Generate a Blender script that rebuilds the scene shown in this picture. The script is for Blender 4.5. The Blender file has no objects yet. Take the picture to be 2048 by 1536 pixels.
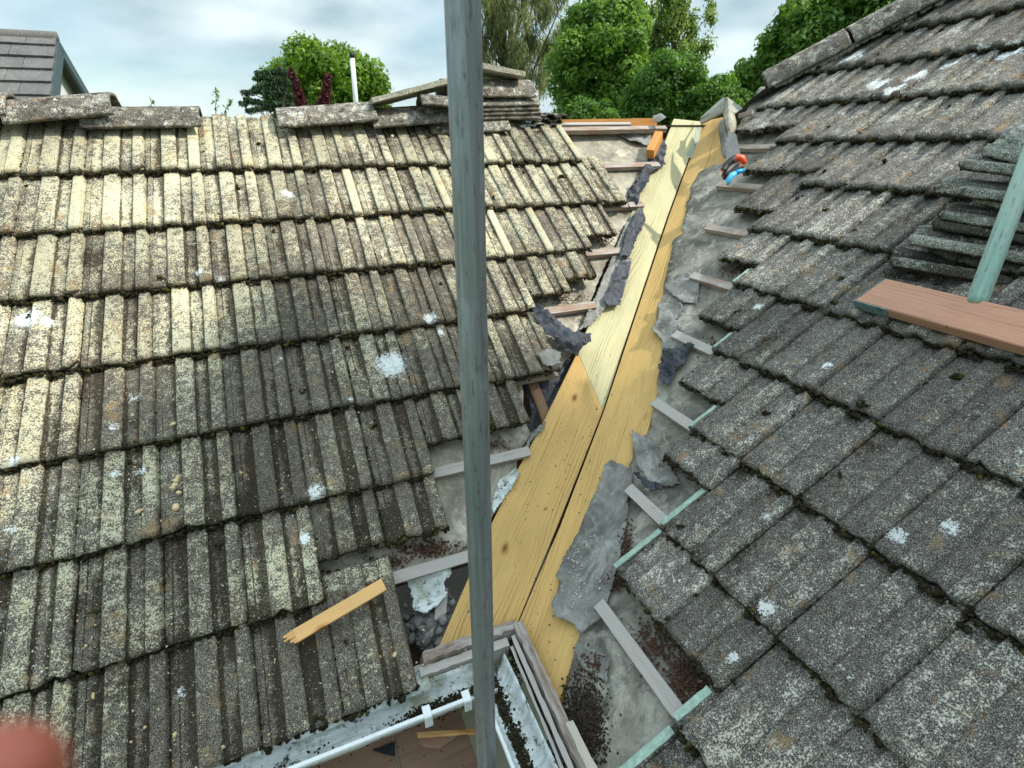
import bpy, bmesh, math, random
import numpy as np
from mathutils import Vector, Matrix
from mathutils.geometry import delaunay_2d_cdt
R = math.radians
rng = np.random.default_rng(7)
random.seed(7)
scene = bpy.context.scene
COL = scene.collection

# ---------------------------------------------------------------- camera, world, sun, exposure
YAW, PITCH, ROLL, FPX = 0.3951, -0.4233, -0.0105, 1060.53
cy, sy, cp, sp = math.cos(YAW), math.sin(YAW), math.cos(PITCH), math.sin(PITCH)
cr, sr = math.cos(ROLL), math.sin(ROLL)
CF = np.array([sy * cp, cy * cp, sp])
r0 = np.array([cy, -sy, 0.]); u0 = np.cross(r0, CF)
CR = cr * r0 + sr * u0; CU = -sr * r0 + cr * u0
cam_d = bpy.data.cameras.new('camera'); cam = bpy.data.objects.new('camera', cam_d); COL.objects.link(cam)
cam.matrix_world = Matrix([[CR[0], CU[0], -CF[0], 0], [CR[1], CU[1], -CF[1], 0], [CR[2], CU[2], -CF[2], 0], [0, 0, 0, 1]])
cam_d.sensor_width = 36; cam_d.lens = FPX / 2048 * 36
cam_d.clip_start = 0.01; cam_d.clip_end = 3000
cam_d.dof.use_dof = True; cam_d.dof.focus_distance = 1.7; cam_d.dof.aperture_fstop = 8.5
scene.camera = cam

SUN = np.array([0.60, -0.30, 0.74]); SUN /= np.linalg.norm(SUN)
s_el = math.asin(SUN[2]); s_az = math.atan2(SUN[0], SUN[1])
world = bpy.data.worlds.new('World'); scene.world = world; world.use_nodes = True
wn, wl = world.node_tree.nodes, world.node_tree.links
wn.clear()
wo = wn.new('ShaderNodeOutputWorld'); bg = wn.new('ShaderNodeBackground'); sky = wn.new('ShaderNodeTexSky')
sky.sky_type = 'NISHITA'; sky.sun_disc = False; sky.sun_elevation = s_el; sky.sun_rotation = s_az
sky.air_density = 1.0; sky.dust_density = 1.0
tc = wn.new('ShaderNodeTexCoord'); mp = wn.new('ShaderNodeMapping'); mp.inputs['Scale'].default_value = (1, 1, 2.6)
wl.new(tc.outputs['Generated'], mp.inputs['Vector'])
n1 = wn.new('ShaderNodeTexNoise'); n1.inputs['Scale'].default_value = 3.2; n1.inputs['Detail'].default_value = 5; n1.inputs['Roughness'].default_value = .5; n1.inputs['Distortion'].default_value = .5
n2 = wn.new('ShaderNodeTexNoise'); n2.inputs['Scale'].default_value = 6.5; n2.inputs['Detail'].default_value = 5; n2.inputs['Roughness'].default_value = .45
wl.new(mp.outputs[0], n1.inputs['Vector']); wl.new(mp.outputs[0], n2.inputs['Vector'])
cov = wn.new('ShaderNodeValToRGB'); cov.color_ramp.elements[0].position = .33; cov.color_ramp.elements[1].position = .56
cov.color_ramp.elements[0].color = (.35, .35, .35, 1); cov.color_ramp.elements[1].color = (1, 1, 1, 1)
wl.new(n1.outputs[0], cov.inputs[0])
ccol = wn.new('ShaderNodeValToRGB'); ccol.color_ramp.elements[0].position = .32; ccol.color_ramp.elements[1].position = .66
ccol.color_ramp.elements[0].color = (3.3, 4.5, 5.0, 1); ccol.color_ramp.elements[1].color = (6.3, 7.3, 7.6, 1)
wl.new(n2.outputs[0], ccol.inputs[0])
skb = wn.new('ShaderNodeMixRGB'); skb.blend_type = 'MULTIPLY'; skb.inputs[0].default_value = 1; skb.inputs[2].default_value = (1.3, 1.35, 1.25, 1)
wl.new(sky.outputs[0], skb.inputs[1])
mx = wn.new('ShaderNodeMixRGB'); wl.new(cov.outputs[0], mx.inputs[0]); wl.new(skb.outputs[0], mx.inputs[1]); wl.new(ccol.outputs[0], mx.inputs[2])
sepz = wn.new('ShaderNodeSeparateXYZ'); wl.new(tc.outputs['Generated'], sepz.inputs[0])
zr = wn.new('ShaderNodeMapRange'); wl.new(sepz.outputs[2], zr.inputs[0]); zr.inputs[1].default_value = .38; zr.inputs[2].default_value = 1.0; zr.inputs[3].default_value = 1.0; zr.inputs[4].default_value = 2.6
zm = wn.new('ShaderNodeMixRGB'); zm.blend_type = 'MULTIPLY'; zm.inputs[0].default_value = 1; wl.new(mx.outputs[0], zm.inputs[1]); wl.new(zr.outputs[0], zm.inputs[2])
wl.new(zm.outputs[0], bg.inputs[0]); bg.inputs[1].default_value = 0.095
wl.new(bg.outputs[0], wo.inputs[0])
sun_d = bpy.data.lights.new('sun', 'SUN'); sun_d.energy = 3.3; sun_d.angle = R(1.6); sun_d.color = (1, .95, .86)
sun = bpy.data.objects.new('sun', sun_d); COL.objects.link(sun)
sun.rotation_euler = Vector(SUN).to_track_quat('Z', 'Y').to_euler()
scene.view_settings.view_transform = 'Standard'; scene.view_settings.look = 'None'
scene.view_settings.exposure = 0.6; scene.view_settings.gamma = 1

# ---------------------------------------------------------------- measured roof planes (camera at the origin)
W_, G_ = 0.2, 0.2992
TL, TR = .6671, .6094
OL = np.array([-.8648, 2.89813, .115]); OR = np.array([1.35987, 1.36347, -.6674])
UL = np.array([0, math.cos(TL), math.sin(TL)]); NL = np.array([0, -math.sin(TL), math.cos(TL)])
UR = np.array([math.cos(TR), 0, math.sin(TR)]); NR = np.array([-math.sin(TR), 0, math.cos(TR)])
AX = np.array([1., 0, 0]); AY = np.array([0, -1., 0])
FELT = -.078


def Lp(j, i, h=0): return OL + j * W_ * AX - i * G_ * UL + h * NL
def Rp(k, e, h=0): return OR + k * W_ * AY - (e - 7) * G_ * UR + h * NR
def ray(x, y): return CF + CR * ((x - 1024) / FPX) - CU * ((y - 768) / FPX)
def hit(x, y, O, n): d = ray(x, y); return d * (np.dot(O, n) / np.dot(d, n))
def hL(x, y, h=0): return hit(x, y, OL + h * NL, NL)
def hR(x, y, h=0): return hit(x, y, OR + h * NR, NR)
def hY(x, y, Y): return hit(x, y, np.array([0, Y, 0.]), np.array([0, 1., 0]))
def hZ(x, y, Z): return hit(x, y, np.array([0, 0, Z]), np.array([0, 0, 1.]))
def at(x, y, D): d = ray(x, y); return d * (D / math.hypot(d[0], d[1]))
def proj(P):
    P = np.asarray(P); z = P @ CF
    return 1024 + FPX * (P @ CR) / z, 768 - FPX * (P @ CU) / z, z


# ---------------------------------------------------------------- noise
_perm = rng.random((64, 64, 64))
def vnoise(P, s=1.0):
    P = np.atleast_2d(P) * s
    i = np.floor(P).astype(int); f = P - i; f = f * f * (3 - 2 * f); i %= 64; k = (i + 1) % 64
    def c(a, b, d): return _perm[a, b, d]
    x0, y0, z0 = i.T; x1, y1, z1 = k.T; fx, fy, fz = f.T
    v = (c(x0, y0, z0) * (1 - fx) + c(x1, y0, z0) * fx) * (1 - fy) + (c(x0, y1, z0) * (1 - fx) + c(x1, y1, z0) * fx) * fy
    w = (c(x0, y0, z1) * (1 - fx) + c(x1, y0, z1) * fx) * (1 - fy) + (c(x0, y1, z1) * (1 - fx) + c(x1, y1, z1) * fx) * fy
    return v * (1 - fz) + w * fz
def fbm(P, s=1.0, o=3):
    return sum(vnoise(np.atleast_2d(P) + 7.3 * k, s * 2 ** k) / 2 ** (k + 1) for k in range(o)) / (1 - .5 ** o)


# ---------------------------------------------------------------- object helpers
def tag(o, label=None, cat=None, group=None, kind=None):
    if label: o['label'] = label
    if cat: o['category'] = cat
    if group: o['group'] = group
    if kind: o['kind'] = kind
    return o


def empty(name, loc, label, cat, group=None):
    o = bpy.data.objects.new(name, None); COL.objects.link(o); o.location = [float(v) for v in loc]; o.empty_display_size = .1
    return tag(o, label, cat, group)


def wloc(o):
    v = Vector((0, 0, 0))
    while o is not None:
        v += o.location; o = o.parent
    return np.array(v)


def mk(name, V, F, mat, parent=None, frame=None, origin=None, smooth=False, att=None, kind=None):
    """link one mesh; V in world coordinates. frame: 3x3 rows = local axes"""
    V = np.asarray(V, float)
    o0 = V.mean(0) if origin is None else np.asarray(origin, float)
    L = V - o0
    if frame is not None: L = L @ np.asarray(frame).T
    me = bpy.data.meshes.new(name)
    if isinstance(F, np.ndarray):
        n = len(F); k = F.shape[1]
        me.vertices.add(len(L)); me.vertices.foreach_set('co', L.astype(np.float32).ravel())
        me.loops.add(n * k); me.loops.foreach_set('vertex_index', F.astype(np.int32).ravel())
        me.polygons.add(n); me.polygons.foreach_set('loop_start', np.arange(0, n * k, k, dtype=np.int32))
        me.polygons.foreach_set('loop_total', np.full(n, k, dtype=np.int32))
        me.update(calc_edges=True)
    else:
        me.from_pydata([tuple(map(float, v)) for v in L], [], [tuple(map(int, f)) for f in F]); me.update()
    if att is not None:
        a = me.attributes.new('att', 'FLOAT_COLOR', 'POINT'); a.data.foreach_set('color', np.asarray(att, np.float32).ravel())
    if smooth: me.polygons.foreach_set('use_smooth', np.ones(len(me.polygons), bool))
    me.validate()
    me.materials.append(mat)
    o = bpy.data.objects.new(name, me); COL.objects.link(o)
    M = Matrix.Identity(4)
    if frame is not None:
        f = np.asarray(frame); M = Matrix([list(map(float, f[:, i])) + [0] for i in range(3)] + [[0, 0, 0, 1]])
    off = o0 - (wloc(parent) if parent is not None else 0)
    M.translation = Vector([float(v) for v in off])
    if parent is not None: o.parent = parent
    o.matrix_local = M if parent is None else M
    o.matrix_basis = M
    if kind: o['kind'] = kind
    return o


def bevel(o, w=.002, seg=1):
    m = o.modifiers.new('bevel', 'BEVEL'); m.width = w; m.segments = seg; m.limit_method = 'ANGLE'
    return o


def fr(x, n):
    """frame with x along the length and z along the normal"""
    x = np.asarray(x, float); x = x / np.linalg.norm(x); n = np.asarray(n, float); n = n - (n @ x) * x; n /= np.linalg.norm(n)
    return np.array([x, np.cross(n, x), n])


def prism(name, poly, n, th, mat, parent=None, x=None, bev=.002):
    """poly: world points of the top face; th: thickness along -n"""
    P = np.array(poly, float); m = len(P); n = np.asarray(n, float)
    area = sum(np.cross(P[i] - P[0], P[(i + 1) % m] - P[0]) for i in range(m)) @ n
    if area < 0: P = P[::-1]
    V = np.r_[P, P - n * th]
    F = [tuple(range(m)), tuple(range(2 * m - 1, m - 1, -1))] + [(i, m + i, m + (i + 1) % m, (i + 1) % m) for i in range(m)]
    o = mk(name, V, F, mat, parent, frame=fr(x if x is not None else P[1] - P[0], n))
    if bev: bevel(o, bev)
    return o


def bar(name, A, B, up, w, t, mat, parent=None, bev=.002, rough=0, wob=0, seg=1):
    """box from A to B (centre of its top face), width w, thickness t below; can be split along for wear"""
    A = np.array(A, float); B = np.array(B, float); f = fr(B - A, up); L = np.linalg.norm(B - A)
    xs = np.linspace(0, L, seg + 1); V = []; F = []
    for i, s in enumerate(xs):
        for a, b in ((-.5, 0), (.5, 0), (.5, -1), (-.5, -1)):
            q = A + f[0] * s + f[1] * a * w + f[2] * b * t
            q = q + f[1] * random.uniform(-wob, wob) + f[2] * random.uniform(-wob, wob)
            if rough and i in (0, seg): q = q + f[0] * random.uniform(-rough, rough)
            V.append(q)
    for i in range(seg):
        for c in range(4):
            a, b = i * 4 + c, i * 4 + (c + 1) % 4
            F.append((a, b, b + 4, a + 4))
    F.append((3, 2, 1, 0)); e = seg * 4; F.append((e, e + 1, e + 2, e + 3))
    F = [tuple(reversed(q)) for q in F]
    o = mk(name, V, F, mat, parent, frame=f)
    if bev and seg == 1: bevel(o, bev)
    return o


def tube(name, pts, rad, mat, parent=None, n=24, caps=True, inner=None):
    pts = [np.array(p, float) for p in pts]; rad = rad if hasattr(rad, '__len__') else [rad] * len(pts)
    V, F = [], []
    for i, p in enumerate(pts):
        d = pts[min(i + 1, len(pts) - 1)] - pts[max(i - 1, 0)]; d /= np.linalg.norm(d)
        a = np.cross(d, [0, 0, 1.] if abs(d[2]) < .9 else [1., 0, 0]); a /= np.linalg.norm(a); b = np.cross(d, a)
        for k in range(n):
            t = 2 * math.pi * k / n; V.append(p + rad[i] * (a * math.cos(t) + b * math.sin(t)))
    for i in range(len(pts) - 1):
        for k in range(n):
            a, b = i * n + k, i * n + (k + 1) % n; F.append((a, b, b + n, a + n))
    if caps: F.append(tuple(range(n - 1, -1, -1))); F.append(tuple(range((len(pts) - 1) * n, len(pts) * n)))
    return mk(name, V, F, mat, parent, frame=fr(pts[-1] - pts[0], [0.13, 1, .31]), smooth=True)


# ---------------------------------------------------------------- materials
def newmat(name, rough=.9, spec=.2):
    m = bpy.data.materials.new(name); m.use_nodes = True; nt = m.node_tree
    b = nt.nodes['Principled BSDF']; b.inputs['Roughness'].default_value = rough; b.inputs['Specular IOR Level'].default_value = spec
    return m, nt, b


class N:
    """tiny node helper"""
    def __init__(s, nt): s.nt = nt
    def n(s, t, **kw):
        q = s.nt.nodes.new('ShaderNode' + t)
        for k, v in kw.items():
            if k in q.inputs: q.inputs[k].default_value = v
            else: setattr(q, k, v)
        return q
    def l(s, a, b): s.nt.links.new(a, b)
    def pos(s): return s.n('NewGeometry').outputs['Position']
    def obj(s): return s.n('TexCoord').outputs['Object']
    def map(s, v, sc=(1, 1, 1), loc=(0, 0, 0)):
        q = s.n('Mapping'); q.inputs['Scale'].default_value = sc; q.inputs['Location'].default_value = loc; s.l(v, q.inputs['Vector']); return q.outputs[0]
    def noise(s, v, sc, det=3, ro=.5, dist=0, col=False):
        q = s.n('TexNoise', Scale=sc, Detail=det, Roughness=ro, Distortion=dist); s.l(v, q.inputs['Vector']); return q.outputs[1 if col else 0]
    def ramp(s, v, *els):
        q = s.n('ValToRGB'); r = q.color_ramp
        while len(r.elements) < len(els): r.elements.new(.5)
        for e, (p, c) in zip(r.elements, els):
            e.position = p; e.color = (c, c, c, 1) if not hasattr(c, '__len__') else (*c, 1)
        s.l(v, q.inputs[0]); return q.outputs[0]
    def mix(s, f, a, b, mode='MIX'):
        q = s.n('MixRGB', blend_type=mode)
        for k, v in ((0, f), (1, a), (2, b)):
            if hasattr(v, 'links') or isinstance(v, bpy.types.NodeSocket): s.l(v, q.inputs[k])
            elif k == 0: q.inputs[0].default_value = v
            else: q.inputs[k].default_value = (*v, 1) if hasattr(v, '__len__') else (v, v, v, 1)
        return q.outputs[0]
    def m(s, op, a, b=0., c=0., clamp=False):
        q = s.n('Math', operation=op, use_clamp=clamp)
        for k, v in ((0, a), (1, b), (2, c)):
            if isinstance(v, bpy.types.NodeSocket): s.l(v, q.inputs[k])
            else: q.inputs[k].default_value = v
        return q.outputs[0]
    def bump(s, h, strength, dist, b, nrm=None):
        q = s.n('Bump', Strength=strength, Distance=dist); s.l(h, q.inputs['Height'])
        if nrm is not None: s.l(nrm, q.inputs['Normal'])
        s.l(q.outputs[0], b.inputs['Normal']); return q.outputs[0]
    def step(s, v, t, w):
        """smooth threshold: 0 below t-w, 1 above t+w ; t may be a socket"""
        d = s.m('SUBTRACT', v, t); return s.m('MULTIPLY_ADD', d, .5 / w, .5, clamp=True)


def tile_material(name, dark, mid, cream, warm=(.30, .19, .09)):
    m, nt, b = newmat(name, .95, .1); q = N(nt); P = q.pos()
    at_ = q.n('Attribute', attribute_name='att'); sep = q.n('SeparateColor'); q.l(at_.outputs['Color'], sep.inputs[0])
    crm, dirt, wht = sep.outputs[0], sep.outputs[1], sep.outputs[2]; rnd = at_.outputs['Alpha']
    fine = q.noise(P, 210, 2, .6); fine2 = q.noise(q.map(P, loc=(3, 5, 1)), 430, 1, .5); med = q.noise(P, 42, 4, .65); big = q.noise(P, 9, 3, .6)
    base = q.mix(q.ramp(med, (.3, 0), (.7, 1)), dark, mid)
    base = q.mix(q.step(fine2, .60, .05), base, tuple(min(1, c * 1.75) for c in mid))
    base = q.mix(q.step(fine2, q.m('SUBTRACT', .42, 0.), .05), tuple(c * .45 for c in dark), base)
    # cream crustose lichen: fine speckle whose coverage follows the attribute
    sp_ = q.m('ADD', q.m('MULTIPLY', fine, .62), q.m('MULTIPLY', med, .38))
    th = q.m('SUBTRACT', .70, q.m('MULTIPLY', crm, .295))
    cr_ = q.mix(q.ramp(big, (.3, 0), (.75, 1)), cream, tuple(c * f for c, f in zip(cream, (.86, .95, 1.15))))
    base = q.mix(q.m('MULTIPLY', q.step(sp_, th, .03), .92), base, cr_)
    sk = q.noise(q.map(P, loc=(2, 9, 6)), 330, 2, .55); base = q.mix(q.m('MULTIPLY', q.step(sk, .60, .03), .75), base, dark)
    # rusty and ochre patches
    och = q.step(q.noise(q.map(P, loc=(9, 2, 4)), 15, 4, .65), .63, .04)
    base = q.mix(q.m('MULTIPLY', och, .55), base, warm)
    # dirt and dark algae
    dn = q.m('ADD', q.m('MULTIPLY', q.noise(P, 60, 4, .7), .8), q.m('MULTIPLY', dirt, .75))
    df = q.step(dn, .80, .09)
    base = q.mix(q.m('MULTIPLY', df, .85), base, q.mix(q.step(fine, .55, .1), (.022, .017, .011), (.06, .045, .028)))
    # crumbs of pale grit in the dirt
    base = q.mix(q.m('MULTIPLY', q.step(q.noise(q.map(P, loc=(1, 8, 2)), 190, 2, .5), .70, .02), .8), base, tuple(min(1, c * 1.35) for c in cream))
    # white lichen patches
    wn_ = q.m('ADD', q.m('ADD', wht, q.m('MULTIPLY', q.m('SUBTRACT', q.noise(P, 90, 5, .75), .5), 2.3)), q.m('MULTIPLY', q.m('SUBTRACT', fine2, .5), .9))
    base = q.mix(q.step(wn_, .72, .10), base, (.66, .68, .66))
    wz = q.step(q.m('ADD', q.noise(q.map(P, loc=(5, 5, 9)), 62, 5, .75), q.m('MULTIPLY', q.noise(P, 5, 2), .30)), .845, .015)
    base = q.mix(q.m('MULTIPLY', wz, .9), base, (.62, .64, .60))
    br = q.m('MULTIPLY_ADD', rnd, .5, .75)
    base = q.mix(1.0, base, br, 'MULTIPLY')
    q.l(base, b.inputs['Base Color'])
    h = q.m('ADD', q.m('MULTIPLY', fine, .5), q.m('MULTIPLY', med, .9)); h = q.m('ADD', h, q.m('MULTIPLY', fine2, .35))
    q.bump(h, .85, .0035, b)
    return m


M_TL = tile_material('concrete_tile_pale', (.070, .061, .048), (.190, .167, .130), (.60, .53, .33))
M_TR = tile_material('concrete_tile_grey', (.066, .060, .052), (.185, .170, .148), (.56, .51, .39))
M_RIDGE = tile_material('concrete_ridge', (.065, .058, .048), (.20, .18, .15), (.60, .55, .42))
M_STACK = tile_material('concrete_tile_clean', (.13, .13, .11), (.36, .36, .31), (.66, .70, .62), (.22, .15, .09))
M_SLAB = tile_material('concrete_slab', (.20, .19, .15), (.40, .38, .30), (.6, .56, .42))


def wood_material(name, light, darkc, grain=38, knots=True, wear=0., rough=.75, green=None, bump=.25, dirt=.3):
    m, nt, b = newmat(name, rough, .25); q = N(nt); P = q.obj()
    oi = q.n('ObjectInfo'); off = q.n('VectorMath', operation='SCALE'); q.l(oi.outputs['Location'], off.inputs[0]); off.inputs['Scale'].default_value = 3.7
    ad = q.n('VectorMath', operation='ADD'); q.l(P, ad.inputs[0]); q.l(off.outputs[0], ad.inputs[1]); P = ad.outputs[0]
    wob = q.noise(q.map(P, (1.1, 6, 6)), 1.5, 2, .4); wob2 = q.noise(q.map(P, (.6, 3, 3)), 9, 2, .5)
    s_ = q.n('SeparateXYZ'); q.l(P, s_.inputs[0])
    ph = q.m('ADD', q.m('MULTIPLY', s_.outputs[1], grain * 6.28), q.m('MULTIPLY', s_.outputs[2], grain * 3))
    ph = q.m('ADD', ph, q.m('MULTIPLY', wob, 52.)); ph = q.m('ADD', ph, q.m('MULTIPLY', wob2, 4.))
    rings = q.m('MULTIPLY', q.m('MULTIPLY_ADD', q.m('SINE', ph), .5, .5), q.ramp(q.noise(q.map(P, (1.2, 16, 16)), 1.3, 3), (.35, .15), (.65, 1.25)))
    fib = q.noise(q.map(P, (6, 300, 300)), 1.0, 3, .6)
    g = q.m('ADD', q.m('MULTIPLY', q.m('POWER', rings, 2.0), .36), q.m('MULTIPLY', fib, .75))
    base = q.mix(q.ramp(g, (.18, 0), (.95, 1)), light, darkc)
    big = q.noise(q.map(P, (2.5, 8, 8)), 1.4, 3, .5)
    base = q.mix(q.ramp(big, (.35, 0), (.7, .5)), base, green if green else tuple(c * .8 for c in light))
    base = q.mix(q.m('MULTIPLY', q.step(q.noise(q.map(P, (3, 9, 9), (7, 1, 2)), 1.6, 4, .65), .56, .10), .38), base, tuple(c * .62 for c in light))
    if knots:
        vo = q.n('TexVoronoi', Scale=5.0, feature='F1'); q.l(q.map(P, (.75, 1.4, 1.)), vo.inputs['Vector'])
        k = q.ramp(vo.outputs['Distance'], (.035, 1), (.075, .35), (.12, 0.))
        base = q.mix(k, base, tuple(c * f for c, f in zip(darkc, (.55, .4, .3))))
    if dirt:
        dd = q.step(q.noise(q.map(P, loc=(4, 4, 4)), 48, 4, .7), .74 - dirt * .12, .03)
        base = q.mix(q.m('MULTIPLY', dd, .7), base, (.06, .045, .03))
    if wear:
        ww = q.step(q.noise(q.map(P, (2, 14, 14)), 3.5, 4, .6), .62 - wear * .3, .12)
        base = q.mix(q.m('MULTIPLY', ww, .85), base, (.40, .37, .34))
    q.l(base, b.inputs['Base Color'])
    q.bump(q.m('ADD', g, q.m('MULTIPLY', q.noise(P, 90, 3), .3)), bump, .002, b)
    return m


M_NEW = wood_material('new_pine', (.66, .43, .16), (.36, .20, .06), 78, dirt=.6, bump=.7)
M_NEWG = wood_material('new_pine_green', (.56, .50, .30), (.26, .24, .11), 78, green=(.42, .41, .24), dirt=.6, bump=.7)
M_OFFCUT = wood_material('pine_offcut', (.86, .52, .22), (.70, .33, .10), 20, dirt=0.1)
M_BATTEN = wood_material('old_batten', (.36, .24, .17), (.18, .10, .065), 70, knots=False, wear=.45, dirt=.5, bump=.5)
M_BATTENW = wood_material('weathered_batten', (.46, .41, .36), (.24, .20, .17), 70, knots=False, wear=.8, dirt=.5, bump=.6)
M_ORANGE = wood_material('ridge_timber', (.72, .34, .10), (.42, .17, .05), 40, knots=False, dirt=.3)
M_ROT = wood_material('rotten_timber', (.25, .17, .12), (.09, .05, .035), 60, knots=False, wear=.5, dirt=1.0, bump=1.2)
M_RED = wood_material('scaffold_board', (.55, .29, .19), (.42, .20, .125), 60, knots=False, dirt=.5, green=(.44, .25, .17), bump=.6)
M_DECK = wood_material('deck_board', (.44, .28, .19), (.27, .16, .11), 22, knots=False, dirt=.5)
M_RAFTER = wood_material('rafter', (.20, .12, .07), (.12, .07, .04), 40, knots=False)


def felt_material(name, base, dust, rough=.85, black=False):
    m, nt, b = newmat(name, rough, .3); q = N(nt); P = q.pos()
    a = q.noise(P, 5.5, 4, .6, 1.2); c = q.noise(P, 24, 5, .7, .8); f = q.noise(P, 190, 3, .6)
    col = q.mix(q.ramp(a, (.36, 0), (.66, 1)), base, dust)
    col = q.mix(q.m('MULTIPLY', q.step(q.noise(q.map(P, loc=(3, 3, 3)), 7, 5, .7, .6), .58, .05), .6), col, tuple(min(1, x * 1.6) * f for x, f in zip(dust, (.98, 1.0, 1.03))))
    col = q.mix(q.m('MULTIPLY', q.step(c, .60, .07), .45), col, tuple(min(1, x * 1.55) for x in dust))
    col = q.mix(q.m('MULTIPLY', q.step(c, .40, .06), -.0 + .5), tuple(x * .55 for x in base), col) if False else col
    col = q.mix(q.m('MULTIPLY', q.step(f, .60, .1), .25), col, tuple(x * .5 for x in base))
    if black:
        w1 = q.n('TexWave', Scale=46.0, Distortion=5.0, Detail=3.0); q.l(P, w1.inputs['Vector'])
        col = q.mix(q.m('MULTIPLY', q.step(w1.outputs[1], .86, .06), .30), col, tuple(min(1, x * 3.2) for x in dust))
    q.l(col, b.inputs['Base Color'])
    cr1 = q.noise(q.map(P, (1, 1, 1)), 11, 4, .55, 2.0)
    h = q.m('ADD', q.m('MULTIPLY', cr1, 2.2), q.m('ADD', q.m('MULTIPLY', c, .5), q.m('MULTIPLY', f, .12)))
    q.bump(h, .9 if black else .6, .008, b)
    return m


M_FELT = felt_material('underfelt', (.17, .155, .12), (.40, .36, .28), .85)
M_FELTG = felt_material('underfelt_grey', (.105, .102, .092), (.245, .24, .215), .65)
M_FELTR = felt_material('underfelt_right', (.095, .088, .074), (.28, .262, .215), .75)
M_BLACK = felt_material('black_felt', (.014, .016, .021), (.040, .044, .054), .5, True)


def plain(name, col, rough=.6, metal=0., var=.25, sc=30, bump=.15, spec=.4):
    m, nt, b = newmat(name, rough, spec); q = N(nt); P = q.pos(); b.inputs['Metallic'].default_value = metal
    n = q.noise(P, sc, 5, .65); q.l(q.mix(q.ramp(n, (.3, 0), (.7, 1)), tuple(c * (1 - var) for c in col), tuple(min(1, c * (1 + var)) for c in col)), b.inputs['Base Color'])
    q.bump(n, bump, .002, b); return m


def pipe_material(name, a, c, metal, rough, streak=(.02, .025, .03), amt=.5, tint=None):
    m, nt, b = newmat(name, rough, .4); q = N(nt); P = q.obj(); b.inputs['Metallic'].default_value = metal
    n = q.noise(q.map(P, (2.2, 90, 90)), 1.0, 5, .65); n2 = q.noise(q.map(P, (7, 30, 30)), 1.3, 4, .7); sp_ = q.noise(q.map(P, (30, 140, 140)), 1.0, 3, .6)
    col = q.mix(q.ramp(n, (.32, 0), (.68, 1)), a, c)
    col = q.mix(q.m('MULTIPLY', q.step(sp_, .63, .05), amt), col, streak)
    col = q.mix(q.m('MULTIPLY', q.step(n2, .62, .06), .35), col, tuple(min(1, x * 1.5) for x in c))
    if tint: col = q.mix(q.ramp(q.noise(q.map(P, (1.5, 6, 6)), 2.2, 2), (.5, 0), (.75, .5)), col, tint)
    q.l(col, b.inputs['Base Color'])
    q.l(q.ramp(n2, (.3, rough - .12), (.7, rough + .15)), b.inputs['Roughness'])
    q.bump(q.m('ADD', n, sp_), .25, .0008, b); return m


M_GALV = pipe_material('galvanised_tube', (.205, .218, .225), (.37, .39, .40), .5, .45, tint=(.20, .235, .225))
M_GREEN = pipe_material('green_painted_tube', (.19, .32, .265), (.33, .46, .39), 0., .7, (.12, .15, .14), .8, tint=(.40, .43, .36))
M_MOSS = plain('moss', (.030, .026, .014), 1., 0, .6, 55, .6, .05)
M_MOSSG = plain('moss_green', (.07, .062, .018), 1., 0, .5, 60, .6, .05)
M_CRUMB = plain('brown_debris', (.085, .045, .030), 1., 0, .7, 120, .3, .05)
M_CHIP = plain('pale_chips', (.62, .47, .27), .9, 0, .3, 60, .2, .1)
M_MORTAR = plain('mortar', (.36, .34, .30), 1., 0, .35, 50, .8, .05)
M_RUBBLE = plain('rubble', (.17, .165, .155), 1., 0, .5, 40, .8, .05)
M_WHITE = plain('white_plastic', (.72, .74, .74), .45, 0, .08, 60, .05)
M_STEEL = plain('blade_steel', (.16, .165, .17), .45, .6, .25, 30, .05)
M_HANDLE = plain('black_rubber', (.018, .018, .02), .6, 0, .2, 60, .1)
M_REDP = plain('orange_red_plastic', (.85, .11, .035), .4, 0, .08, 40, .02)
M_BLUEP = plain('blue_plastic', (.02, .30, .62), .35, 0, .12, 40, .02)
M_IRON = plain('hoop_iron', (.16, .24, .25), .6, .3, .45, 60, .3)
M_TEAL = plain('algae_lip', (.30, .40, .33), .9, 0, .3, 70, .4, .1)
M_BRICK = plain('house_render', (.55, .52, .46), .9, 0, .1, 12, .2, .1)


def gutter_material():
    m, nt, b = newmat('weathered_gutter', .75, .3); q = N(nt); P = q.pos()
    a = q.noise(q.map(P, (6, 40, 6)), 1.3, 5, .7, .6); c = q.noise(P, 34, 6, .75); g = q.noise(q.map(P, loc=(4, 1, 7)), 11, 5, .7)
    col = q.mix(q.ramp(a, (.32, 0), (.62, 1)), (.36, .40, .39), (.66, .70, .69))
    col = q.mix(q.m('MULTIPLY', q.step(g, .57, .06), .7), col, (.20, .20, .10))
    col = q.mix(q.m('MULTIPLY', q.step(c, .59, .035), .9), col, (.025, .02, .013))
    q.l(col, b.inputs['Base Color']); q.bump(q.m('ADD', a, c), .6, .004, b); return m


M_GUT = gutter_material()


def slate_material():
    m, nt, b = newmat('grey_plain_tiles', .8, .2); q = N(nt); P = q.pos()
    n = q.noise(P, 3.5, 5, .7); f = q.noise(P, 25, 4, .7)
    col = q.mix(q.ramp(n, (.35, 0), (.7, 1)), (.10, .098, .098), (.17, .162, .155))
    col = q.mix(q.m('MULTIPLY', q.step(f, .62, .05), .5), col, (.30, .29, .20)); q.l(col, b.inputs['Base Color']); q.bump(f, .4, .01, b); return m


M_SLATE = slate_material()


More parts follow.
